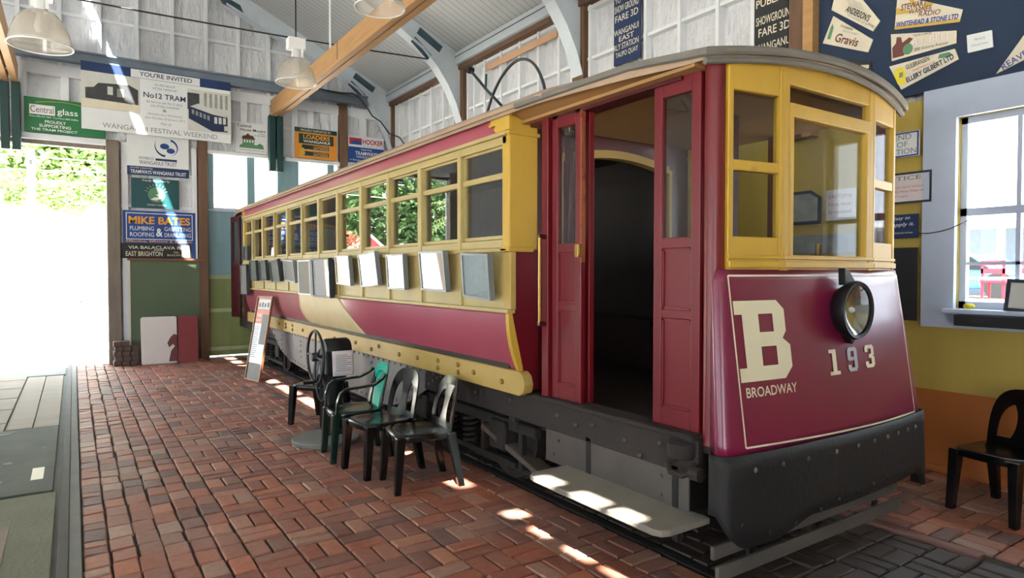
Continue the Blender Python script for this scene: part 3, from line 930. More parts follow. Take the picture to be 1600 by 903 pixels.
# platform doors: folding leaves with tall glass over two recessed panels
def door_leaf(x, y0, y1, mirror=False, name='door_leaf', m='maroon', edge=None, ang=0.0, zt=2.67):
    L = y1 - y0
    mx = Matrix.Translation((x, y0, 0)) @ Matrix.Rotation(ang, 4, 'Z')
    mb = MB(mx)
    st = 0.06
    zb = 0.785
    mb.box(-0.02, 0, zb, 0.02, st, zt).box(-0.02, L - st, zb, 0.02, L, zt)
    for a, b in ((zb, zb + 0.10), (1.37, 1.42), (1.75, 1.81), (zt - 0.10, zt)):
        mb.box(-0.019, st, a, 0.019, L - st, b)
    mb.box(-0.006, st, zb + 0.1, 0.006, L - st, 1.75)
    o = mb.build(name, m, tram, bev=0.005)
    MB(mx).box(-0.003, st, 1.81, 0.003, L - st, zt - 0.1).build('pane', 'glass', o)
    for a, b in ((zb + 0.10, 1.37), (1.42, 1.75)):
        f = MB(mx)
        f.box(-0.014, st, a, 0.0, st + 0.012, b).box(-0.014, L - st - 0.012, a, 0.0, L - st, b).box(-0.014, st, a, 0.0, L - st, a + 0.012).box(-0.014, st, b - 0.012, 0.0, L - st, b)
        f.build('panel_bead', m, o)
    if edge is not None:
        MB(mx).box(-0.021, edge - 0.004, zb + 0.9, 0.012, edge + 0.006, zt).build('worn_edge', 'worn_wood', o)
    return o
door_leaf(2.68, 3.17, 3.47, edge=0.0)
door_leaf(2.70, 2.245, 2.57)
lv = door_leaf(2.74, 3.16, 3.46, ang=-0.12)
# latch on the first leaf
lt = MB().box(2.645, 3.165, 1.72, 2.665, 3.215, 1.80); lt.tube([(2.645, 3.155, 1.725), (2.61, 3.14, 1.725), (2.61, 3.14, 1.795), (2.645, 3.155, 1.795)], 0.006)
lt.build('door_latch', 'brass', tram)
MB().box(2.64, 3.49, 0.78, 2.76, 3.56, 2.70).build('door_jamb', 'maroon', tram, bev=0.006)
MB().box(2.66, 2.36, 2.635, 2.78, 3.72, 2.665).build('door_head', 'maroon_dark', tram)
h = MB().tube([(2.595, 3.52, 1.28), (2.595, 3.52, 1.87)], 0.012)
hr = h.build('hand_rail', 'brass', tram, smooth=True)
for z in (1.27, 1.86):
    MB().tube([(2.66, 3.52, z), (2.585, 3.52, z + 0.01)], 0.018).build('rail_bracket', 'maroon_dark', hr)
# the doors of the far platform
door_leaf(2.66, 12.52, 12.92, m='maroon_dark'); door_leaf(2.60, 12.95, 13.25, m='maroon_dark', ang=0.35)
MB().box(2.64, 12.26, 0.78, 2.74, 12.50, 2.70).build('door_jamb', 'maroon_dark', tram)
# right hand side of the front platform: posts either side of its doorway
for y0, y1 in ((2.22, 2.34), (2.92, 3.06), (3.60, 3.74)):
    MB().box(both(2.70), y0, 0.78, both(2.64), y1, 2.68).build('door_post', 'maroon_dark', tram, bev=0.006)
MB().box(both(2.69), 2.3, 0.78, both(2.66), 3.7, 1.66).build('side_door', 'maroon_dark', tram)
# round red corner poles
for x in (2.708, both(2.708)):
    MB().lathe([(0.0, 0.74), (0.056, 0.74), (0.05, 0.78), (0.05, 2.70), (0.0, 2.70)], (x, 2.178, 0), 'z', 20).build('corner_pole', 'maroon', tram, smooth=True)

# windscreen: three facets of yellow framing
PL = [(2.735, 2.115), (3.12, 2.06), (4.03, 2.06), (4.405, 2.115)]
def facet(i):
    a = Vector((*PL[i], 0)); b = Vector((*PL[i + 1], 0)); e = (b - a).normalized(); n = Vector((e.y, -e.x, 0))
    L = (b - a).length
    mx = Matrix(((e.x, n.x, 0, a.x), (e.y, n.y, 0, a.y), (0, 0, 1, 0), (0, 0, 0, 1)))   # local u, out, z
    return mx, L
for i in (0, 1, 2):
    HZ = 2.75 if i == 1 else 2.715
    mx, L = facet(i)
    f = MB(mx)
    side = i != 1
    sa, sb_ = (0.035, 0.03) if i == 0 else (0.03, 0.035) if i == 2 else (0.05, 0.05)
    f.box(0, -0.05, 1.63, sa, 0.0, HZ).box(L - sb_, -0.05, 1.63, L, 0.0, HZ)
    top = 2.545 if side else 2.62
    f.box(sa, -0.045, top, L - sb_, -0.004, HZ)
    if side:
        f.box(sa, -0.045, 1.63, L - sb_, -0.004, 1.805)
        f.box(sa, -0.045, 2.14, L - sb_, -0.004, 2.195)
    else:
        f.box(sa, -0.045, 1.63, L - sb_, -0.004, 1.715)
        f.box(sa, -0.045, 2.45, L - sb_, 0.006, 2.525)
        f.box(sa, -0.045, 1.70, sa + 0.035, 0.004, 2.46).box(L - sb_ - 0.035, -0.045, 1.70, L - sb_, 0.004, 2.46)
    fo = f.build('windscreen_frame', 'yellow', tram, bev=0.006)
    g = MB(mx)
    if side:
        g.box(sa, -0.03, 1.80, L - sb_, -0.026, 2.15); MB(mx).box(sa, -0.03, 2.19, L - sb_, -0.026, 2.55).build('pane', 'glass_front', fo)
    else:
        g.box(sa, -0.03, 1.70, L - sb_, -0.026, 2.46); MB(mx).box(sa, -0.03, 2.52, L - sb_, -0.026, 2.63).build('pane', 'glass_front', fo)
    g.build('pane', 'glass_front', fo)
    for z, hh, o_ in ((1.645, 0.035, 0.012), (1.69, 0.02, 0.008)):
        MB(mx).box(0.0, -0.01, z, L, o_, z + hh).build('sill_moulding', 'yellow', fo, bev=0.004, seg=1)
# controller stand seen through the windscreen
cs = MB().lathe([(0, 0.77), (0.16, 0.77), (0.16, 1.70), (0.13, 1.76), (0.0, 1.76)], (3.12, 2.42, 0), 'z', 20)
cs.build('controller_stand', 'iron_dark', tram, smooth=True)
MB().tube([(3.85, 2.30, 0.77), (3.85, 2.30, 1.80)], 0.02).build('brake_staff', 'brass', tram)
MB().box(3.56, 2.75, 0.77, 3.66, 2.85, 2.66).build('door_post', 'maroon_dark', tram)

# dash: bowed sheet with rounded corners, flaring outwards to the bottom
def dash_par(z):
    t = (1.63 - z) / (1.63 - 0.72)
    return 0.885 + 0.095 * t, 2.055 - 0.115 * t, 0.06
def dash_plan(z, N=34, R=0.05, yb=None):
    hw, yf, bow = dash_par(z)
    e = yf + bow
    pts = [(TC - 0.86, 2.20)] if yb is None else [(TC - hw, yb)]
    for k in range(6):
        a = PI / 2 * k / 6
        pts.append((TC - hw + R - R * math.cos(a), e + R - R * math.sin(a) - 0.004))
    for k in range(1, N):
        x = (-1 + 2 * k / N) * (hw - R)
        pts.append((TC + x, yf + bow * (x / hw) ** 2))
    for k in range(6):
        a = PI / 2 * (5 - k) / 6
        pts.append((TC + hw - R + R * math.cos(a), e + R - R * math.sin(a) - 0.004))
    pts.append((TC + 0.86, 2.20) if yb is None else (TC + hw, yb))
    return pts
def dash_y(x, z):
    hw, yf, bow = dash_par(z)
    return yf + bow * ((x - TC) / hw) ** 2
rings = [[(x, y, z) for x, y in dash_plan(z)] for z in [1.635 - 0.915 * i / 16 for i in range(17)]]
ds = MB().loft(rings, close_ring=False).build('dash', 'dash_red', tram, smooth=True, angle=60)
so = ds.modifiers.new('thick', 'SOLIDIFY'); so.thickness = 0.01; so.offset = 0
# black apron below, cut higher in the middle, with a dropped lobe at each corner
pl = dash_plan(0.72, 60, 0.05, 2.09)
def apron_bottom(x):
    s = (x - TC) / 0.98
    a = abs(s)
    if s < 0:
        if a > 0.86: return 0.285 + 0.16 * (1 - math.sqrt(max(0, 1 - ((min(a, 1) - 0.86) / 0.14) ** 2)))
        return 0.285 + 0.075 * max(0, min(1, (0.66 - a) / 0.26))
    if a > 0.80: return 0.375 - 0.13 * min(1, (a - 0.80) / 0.19)
    return 0.36 + 0.015 * a
rows = []
for i in range(7):
    t = i / 6
    ring = []
    for x, y in pl:
        zb = apron_bottom(x)
        z = lerp(0.735, zb, t)
        ring.append((TC + (x - TC) * (1.012 + 0.012 * t), y - 0.012 - 0.01 * t, z))
    rows.append(ring)
ap = MB().loft(rows, close_ring=False).build('apron', 'black_steel', tram, smooth=True, angle=50)
so = ap.modifiers.new('thick', 'SOLIDIFY'); so.thickness = 0.014; so.offset = 1
for k, x in enumerate((2.75, 2.95, 3.15, 3.40, 3.62, 3.80, 3.96, 4.10, 4.24, 4.36)):
    bolt(x, dash_y(x, 0.72) - 0.022, 0.655, 0.014, 'y', 'riser_grey' if k % 3 else 'concrete', 0.012)
for x, z in ((2.66, 0.40), (2.85, 0.33), (3.05, 0.34), (3.25, 0.37), (3.42, 0.39), (3.60, 0.40), (3.78, 0.41), (3.95, 0.42), (4.12, 0.42), (4.28, 0.42)):
    bolt(x, dash_y(x, 0.72) - 0.026, z, 0.016, 'y', 'black_steel', 0.014)
# lining stripe
def stripe(pts, wd=0.005):
    mb = MB()
    for (xa, za), (xb, zb) in zip(pts[:-1], pts[1:]):
        n = 10
        for k in range(n):
            p = Vector((lerp(xa, xb, k / n), lerp(za, zb, k / n))); q = Vector((lerp(xa, xb, (k + 1) / n), lerp(za, zb, (k + 1) / n)))
            nn = Vector((-(q - p).y, (q - p).x)).normalized() * wd
            c = [p + nn, p - nn, q - nn, q + nn]
            mb.add([(v.x, dash_y(v.x, v.y) - 0.008, v.y) for v in c], [(0, 1, 2, 3)])
    return mb
stripe([(2.715, 0.762), (2.715, 1.605), (4.405, 1.605), (4.415, 0.74), (3.9, 0.742), (3.3, 0.752), (2.715, 0.762)]).build('lining_stripe', 'lettering_cream', tram, recalc=False)
# letters and numerals
def glyph(quads, x0, x1, z0, z1, m, name='lettering', n=5):
    mb = MB()
    for q in quads:
        vs = []
        for j in range(n + 1):
            for i in range(n + 1):
                s, t = i / n, j / n
                u = (q[0][0] * (1 - s) + q[1][0] * s) * (1 - t) + (q[3][0] * (1 - s) + q[2][0] * s) * t
                v = (q[0][1] * (1 - s) + q[1][1] * s) * (1 - t) + (q[3][1] * (1 - s) + q[2][1] * s) * t
                x, z = lerp(x0, x1, u), lerp(z0, z1, v)
                vs.append((x, dash_y(x, z) - 0.009, z))
        mb.add(vs, [(j * (n + 1) + i, j * (n + 1) + i + 1, (j + 1) * (n + 1) + i + 1, (j + 1) * (n + 1) + i) for j in range(n) for i in range(n)])
    return mb.build(name, m, tram, recalc=False)
def R_(a, b, c, d): return [(a, b), (c, b), (c, d), (a, d)]
Bq = [R_(0.13, 0, 0.43, 1), R_(0, 0, 0.13, 0.17), R_(0, 0.83, 0.13, 1),
      R_(0.43, 0.83, 0.80, 1), R_(0.43, 0.42, 0.74, 0.60), R_(0.43, 0, 0.84, 0.18),
      [(0.70, 0.60), (0.94, 0.60), (0.94, 0.88), (0.70, 0.83)], [(0.70, 0.83), (0.94, 0.88), (0.80, 1.0), (0.70, 1.0)],
      [(0.70, 0.51), (0.86, 0.51), (0.94, 0.60), (0.70, 0.60)], [(0.70, 0.42), (1.0, 0.42), (0.86, 0.51), (0.70, 0.51)],
      [(0.72, 0.18), (1.0, 0.14), (1.0, 0.42), (0.72, 0.42)], [(0.72, 0.0), (0.84, 0.0), (1.0, 0.14), (0.72, 0.18)]]
glyph(Bq, 2.728, 3.115, 1.075, 1.478, 'lettering_cream')
one = [R_(0.33, 0, 0.68, 1), R_(0.05, 0, 0.95, 0.14), [(0.05, 0.86), (0.33, 0.86), (0.33, 1), (0.05, 1)]]
nine = [R_(0.15, 0.84, 0.85, 1), R_(0.12, 0.45, 0.88, 0.60), R_(0.05, 0.5, 0.35, 0.92), R_(0.65, 0.1, 0.95, 0.92), R_(0.15, 0, 0.85, 0.15), R_(0.05, 0.08, 0.35, 0.28)]
three = [R_(0.12, 0.84, 0.85, 1), R_(0.05, 0.70, 0.35, 0.92), R_(0.65, 0.55, 0.95, 0.92), R_(0.40, 0.42, 0.88, 0.60), R_(0.65, 0.08, 0.97, 0.46), R_(0.12, 0, 0.85, 0.15), R_(0.05, 0.08, 0.35, 0.28)]
glyph(one, 3.435, 3.545, 1.055, 1.195, 'lettering_cream', n=3)
glyph(nine, 3.62, 3.735, 1.06, 1.195, 'number_grey', n=3)
glyph(three, 3.815, 3.935, 1.065, 1.195, 'lettering_cream', n=3)
letters(tram, Matrix(((1, 0, 0, 0), (0, 0, -1, 0), (0, 1, 0, 0), (0, 0, 0, 1))), 'BROADWAY', (2.755, 0.998), (3.135, 0.998), 0.05, 'lettering_cream', w=0, bold=0.012,
        fn=lambda v: Vector((v.x, dash_y(v.x, v.z) - 0.009, v.z)))
# headlamp
hx, hz = 3.63, 1.41
hy = dash_y(hx, hz)
hl = MB().lathe([(0.10, hy + 0.02), (0.13, hy - 0.01), (0.155, hy - 0.05), (0.165, hy - 0.09), (0.158, hy - 0.105), (0.14, hy - 0.10), (0.14, hy - 0.06)], (hx, 0, hz), 'y', 32).build('headlamp', 'iron_dark', tram, smooth=True)
MB().lathe([(0.0, hy - 0.025), (0.05, hy - 0.032), (0.10, hy - 0.05), (0.142, hy - 0.085)], (hx, 0, hz), 'y', 32).build('reflector', 'lens', hl, smooth=True)
MB().lathe([(0.142, hy - 0.094), (0.08, hy - 0.102), (0.0, hy - 0.105)], (hx, 0, hz), 'y', 32).build('lens', 'glass_front', hl, smooth=True)
MB().sphere((hx, hy - 0.06, hz), 0.018).build('bulb', 'lamp_white', hl, smooth=True)
MB().prism([(hx - 0.07, hz + 0.14), (hx + 0.06, hz + 0.145), (hx - 0.03, hz + 0.225), (hx - 0.075, hz + 0.235)], hy - 0.06, hy - 0.02, 'y').build('lamp_fin', 'iron_dark', hl, bev=0.004, seg=1)
MB().prism([(hx - 0.04, hz - 0.15), (hx + 0.04, hz - 0.15), (hx + 0.0, hz - 0.19)], hy - 0.07, hy - 0.01, 'y').build('lamp_catch', 'iron_dark', hl)

# coupling bracket and eye bolt at the near corner
bk = MB().lathe([(0.0, 0.66), (0.075, 0.66), (0.085, 0.68), (0.085, 0.735), (0.07, 0.745), (0.0, 0.745)], (2.63, 2.30, 0), 'z', 18)
b_ = bk.build('corner_bracket', 'sill_rust', tram, smooth=True)
MB().tube([(2.60, 2.32, 0.655), (2.55, 2.34, 0.63), (2.53, 2.30, 0.60), (2.55, 2.24, 0.59), (2.59, 2.21, 0.61), (2.60, 2.20, 0.65)], 0.018).build('eye_bolt', 'sill_rust', b_, smooth=True)
MB().lathe([(0.0, 2.14), (0.035, 2.14), (0.035, 2.20), (0.0, 2.20)], (2.575, 0, 0.61), 'y', 10).build('pin', 'sill_rust', b_)

# entrance step and its riser
MB().box(2.625, 2.26, 0.36, 2.64, 3.49, 0.58).build('step_riser', 'riser_grey', tram, bev=0.004, seg=1)
tp = [(2.66, 2.15), (2.37, 2.15), (2.325, 2.165), (2.305, 2.21), (2.30, 2.6), (2.30, 3.18), (2.312, 3.235), (2.35, 3.27), (2.66, 3.27)]
MB().prism(tp, 0.345, 0.38, 'z').build('step_tread', 'tread_pale', tram, bev=0.008)
for yy in (2.35, 3.05):
    MB().box(2.62, yy - 0.02, 0.20, 2.66, yy + 0.02, 0.60).build('step_hanger', 'undergear', tram)
for yy, zz in ((2.45, 0.52), (2.45, 0.42), (3.35, 0.52), (3.40, 0.42)): bolt(2.626, yy, zz, 0.012, m='riser_grey', h=0.012)

# lifeguard boards hung under the apron
for z0, z1, dy in ((0.175, 0.245, 0.03), (0.075, 0.15, 0.0)):
    MB().box(2.64, 2.08 + dy, z0, 4.48, 2.105 + dy, z1).build('lifeguard_board', 'lifeguard_wood', tram, bev=0.004, seg=1)
for x in (2.95, 3.56, 4.22):
    MB().box(x - 0.02, 2.115, 0.11, x + 0.02, 2.135, 0.55).build('lifeguard_hanger', 'black_steel', tram)

# riveted girder plate between the trucks
gp = [(4.88, 0.755), (10.95, 0.755), (10.75, 0.66), (10.30, 0.44), (9.75, 0.32), (8.9, 0.27), (6.6, 0.25), (6.1, 0.28), (5.64, 0.40)]
for mir in (False, True):
    xa, xb = (2.628, 2.645) if not mir else (both(2.645), both(2.628))
    g = MB().prism(gp, xa, xb, 'x')
    gi = g.build('girder_plate', 'grey_steel', tram, bev=0.003, seg=1)
    rv = MB()
    def rivet(y, z):
        s = -1 if not mir else 1
        x = xa if not mir else xb
        rv.lathe([(0.016, x), (0.013, x + s * 0.008), (0.0, x + s * 0.012)], (0, y, z), 'x', 7)
    y = 5.0
    while y < 10.85:
        rivet(y, 0.725); y += 0.14
    for yy in (5.6, 6.6, 7.9, 9.2, 10.2):
        for z in (0.66, 0.60, 0.52, 0.44): rivet(yy, z)
    for (ya, za), (yb, zb) in zip(gp[2:-1], gp[3:]):
        n = max(2, int(math.hypot(yb - ya, zb - za) / 0.14))
        for k in range(n): rivet(lerp(ya, yb, k / n), lerp(za, zb, k / n) + 0.045)
    for k in range(8): rivet(lerp(5.64, 4.98, k / 8), lerp(0.44, 0.74, k / 8))
    rv.build('rivets', 'grey_steel', gi, smooth=True)

# trucks and wheels
def wheel(x, y, r=0.34):
    w = MB().lathe([(0.0, x - 0.05), (0.07, x - 0.06), (0.07, x - 0.03), (r - 0.06, x - 0.02), (r - 0.05, x - 0.05), (r, x - 0.05), (r, x + 0.04), (r + 0.025, x + 0.045), (r + 0.025, x + 0.07), (0.0, x + 0.07)], (0, y, r + 0.045), 'x', 32)
    if x > TC:
        for v in w.v: v.x = 2 * x - v.x
    return w.build('wheel', 'undergear', tram, smooth=True)
for ya, yb in ((4.15, 5.45), (10.6, 11.9)):
    for y in (ya, yb):
        for x in (2.84, both(2.84)): wheel(x, y)
        MB().tube([(2.80, y, 0.385), (both(2.80), y, 0.385)], 0.05).build('axle', 'undergear', tram)
        for x in (2.72, both(2.72)):
            MB().box(x - 0.07, y - 0.11, 0.28, x + 0.07, y + 0.11, 0.50).build('axle_box', 'undergear', tram, bev=0.02)
    for x in (2.72, both(2.72)):
        MB().box(x - 0.03, ya - 0.45, 0.44, x + 0.03, yb + 0.45, 0.52).build('truck_frame', 'undergear', tram, bev=0.01)
        MB().box(x - 0.03, ya - 0.2, 0.17, x + 0.03, yb + 0.2, 0.21).build('tie_bar', 'undergear', tram)
        for yy in (ya - 0.25, ya + 0.28, yb - 0.28, yb + 0.25):
            MB().box(x - 0.02, yy - 0.025, 0.17, x + 0.02, yy + 0.025, 0.46).build('pedestal', 'undergear', tram)
        for yy in (ya + 0.5, yb - 0.5):
            sp = []
            for k in range(41):
                a = k / 40 * 5 * 2 * PI
                sp.append((x + 0.055 * math.cos(a), yy + 0.055 * math.sin(a), 0.22 + 0.22 * k / 40))
            MB().tube(sp, 0.013, 6).build('spring', 'undergear', tram, smooth=True)
# brake gear below the near sill
MB().tube([(2.64, 3.86, 0.75), (2.64, 3.86, 0.50)], 0.014).build('drop_rod', 'sill_rust', tram)
MB().box(2.60, 3.82, 0.55, 2.68, 3.90, 0.58).build('rod_nut', 'sill_rust', tram)
for (a, b) in (((2.78, 3.55, 0.15), (2.70, 4.35, 0.42)),):
    v = Vector(b) - Vector(a)
    mx = Matrix.Translation(a) @ v.to_track_quat('Y', 'Z').to_matrix().to_4x4()
    MB(mx).box(-0.07, 0, -0.02, 0.07, v.length, 0.02).build('brake_beam', 'underwood', tram, bev=0.005)
MB().box(2.75, 3.3, 0.12, 2.83, 4.6, 0.17).build('track_brake', 'undergear', tram, bev=0.01)
MB().box(2.78, 3.2, 0.28, 3.3, 3.42, 0.5).build('sand_box', 'undergear', tram, bev=0.01)
MB().box(2.9, 2.6, 0.2, both(2.9), 2.7, 0.65).build('cross_bearer', 'undergear', tram)
MB().box(2.75, 2.5, 0.5, both(2.75), 12.9, 0.69).build('underfloor', 'undergear', tram)
# trolley pole and hoop above the roof
MB().tube([(3.2, 5.47, 3.57), (3.2, 5.18, 3.32), (3.2, 4.80, 3.02), (3.2, 4.6, 2.87)], 0.014).build('trolley_pole', 'iron', tram, smooth=True)
MB().lathe([(0.0, 3.17), (0.03, 3.17), (0.035, 3.2), (0.03, 3.23), (0.0, 3.23)], (0, 5.47, 3.57), 'x', 12).build('trolley_wheel', 'iron_dark', tram, smooth=True)
MB().tube([(3.2, 5.19, 3.33), (3.2, 5.18, 3.46)], 0.012).build('pole_stay', 'green_steel', tram)
arc = [(3.2, 5.26, 2.86), (3.2, 5.18, 3.08), (3.2, 5.06, 3.26), (3.2, 4.9, 3.39), (3.2, 4.72, 3.455), (3.2, 4.56, 3.44), (3.2, 4.42, 3.36), (3.2, 4.32, 3.23), (3.2, 4.26, 3.08), (3.2, 4.24, 2.86)]
arc = [Vector(arc[0]).lerp(Vector(arc[0]), 0)] + [((Vector(a) * (1 - u) ** 2 + Vector(b) * 2 * u * (1 - u) + Vector(c) * u * u)) for a, b, c in [((Vector(arc[k - 1]) + Vector(arc[k])) / 2, arc[k], (Vector(arc[k]) + Vector(arc[k + 1])) / 2) for k in range(1, len(arc) - 1)] for u in (0, 0.25, 0.5, 0.75)] + [Vector(arc[-1])]
MB().tube(arc, 0.0125, 8).build('cable_hoop', 'cable', tram, smooth=True)
# rails it stands on, planks between
for k, x in enumerate((2.84, 4.28)):
    o = single(MB().box(x - 0.035, -0.5 if k == 0 else 1.55, -0.03, x + 0.035, 13.3, 0.012 if k else -0.002), 'tram_rail', 'rail_rust' if k else 'undergear',
               ('rusty steel rail under the near side of the tram' if k == 0 else 'rusty pinkish steel rail under the far side of the tram front'), 'rail', 'rails under the tram', loc=(x, 2, 0), bev=0.008)
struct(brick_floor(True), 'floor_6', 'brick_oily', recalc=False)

# ------------------------------------------------------------ framed displays hung along the tram
def display(y0, y1, z0, z1, x, tilt, roll, label, pic, fm):
    t = thing('framed_picture', label, 'picture frame', (x, (y0 + y1) / 2, z0), group='framed displays along the tram side')
    w_, h_ = (y1 - y0) / 2, z1 - z0
    # local: a along -y (to the viewer's right), b up, c outwards (-x)
    loc = Vector((x, (y0 + y1) / 2, z0))
    mx = Matrix.Translation(loc) @ Matrix(((0, 0, -1, 0), (-1, 0, 0, 0), (0, 1, 0, 0), (0, 0, 0, 1))) @ Matrix.Rotation(tilt, 4, 'X') @ Matrix.Rotation(roll, 4, 'Z')
    d = 0.045
    f = MB(mx); b = 0.018
    f.box(-w_, 0, 0, -w_ + b, h_, d).box(w_ - b, 0, 0, w_, h_, d).box(-w_ + b, 0, 0, w_ - b, b, d).box(-w_ + b, h_ - b, 0, w_ - b, h_, d)
    f.build('frame', fm, t)
    MB(mx).box(-w_ + b, b, 0.004, w_ - b, h_ - b, d - 0.012).build('print', pic, t)
    MB(mx).box(-w_ + b, b, d - 0.010, w_ - b, h_ - b, d - 0.007).build('pane', 'glass_cover', t)
fr_specs = [
    (3.88, 4.26, 1.435, 1.765, 0.10, -0.05, 'grey framed map tilted on the belt below the window nearest the corner pillar', 'photo_map', 'frame_grey'),
    (4.53, 4.97, 1.475, 1.80, 0.10, -0.02, 'grey framed pinkish print, second from the corner pillar', 'photo_pink', 'frame_grey'),
    (5.30, 5.68, 1.47, 1.79, 0.06, 0.0, 'framed display third from the corner pillar, glass shining white', 'photo_light', 'frame_grey'),
    (5.90, 6.36, 1.49, 1.82, 0.09, 0.06, 'framed display fourth from the corner pillar, tipped to one side', 'photo_light', 'frame_grey'),
    (6.66, 7.10, 1.49, 1.81, 0.08, -0.03, 'narrow framed display fifth from the corner pillar', 'photo_light', 'frame_grey'),
    (7.32, 7.96, 1.33, 1.79, 0.04, 0.0, 'largest white display board, sixth from the corner pillar', 'sign_white', 'frame_dark'),
    (8.05, 8.58, 1.34, 1.78, 0.03, 0.0, 'tall framed display with a wide pale mount beside the largest board', 'photo_mount', 'sign_white'),
    (8.74, 9.22, 1.50, 1.80, 0.12, -0.05, 'framed pale print just beyond the tall white mounts', 'photo_light', 'frame_grey'),
    (9.49, 9.95, 1.49, 1.81, 0.10, 0.06, 'framed grey print, fifth from the far end of the saloon', 'photo_grey', 'frame_dark'),
    (10.25, 10.65, 1.50, 1.81, 0.08, 0.03, 'framed grey print, fourth from the far end of the saloon', 'photo_grey', 'frame_dark'),
    (10.90, 11.35, 1.49, 1.82, 0.06, 0.0, 'framed grey print, third from the far end of the saloon', 'photo_grey', 'frame_dark'),
    (11.62, 12.16, 1.24, 1.76, 0.02, 0.0, 'tall hanging print lowest at the far end of the saloon', 'photo_light', 'frame_dark'),
]
defm('photo_map', '#9fb0b2', 0.5, var=0.18, scale=30)
defm('photo_pink', '#b59a8e', 0.5, var=0.12, scale=12)
defm('photo_mount', '#c4c0b8', 0.5, var=0.06, scale=8)
for a in fr_specs:
    display(a[0], a[1], a[2], a[3], 2.470, a[4], a[5], a[6], a[7], a[8])
display(11.66, 11.98, 1.83, 2.08, 2.492, 0.0, 0.0, 'small dark framed photograph inside the last saloon window', 'photo_grey', 'frame_dark')

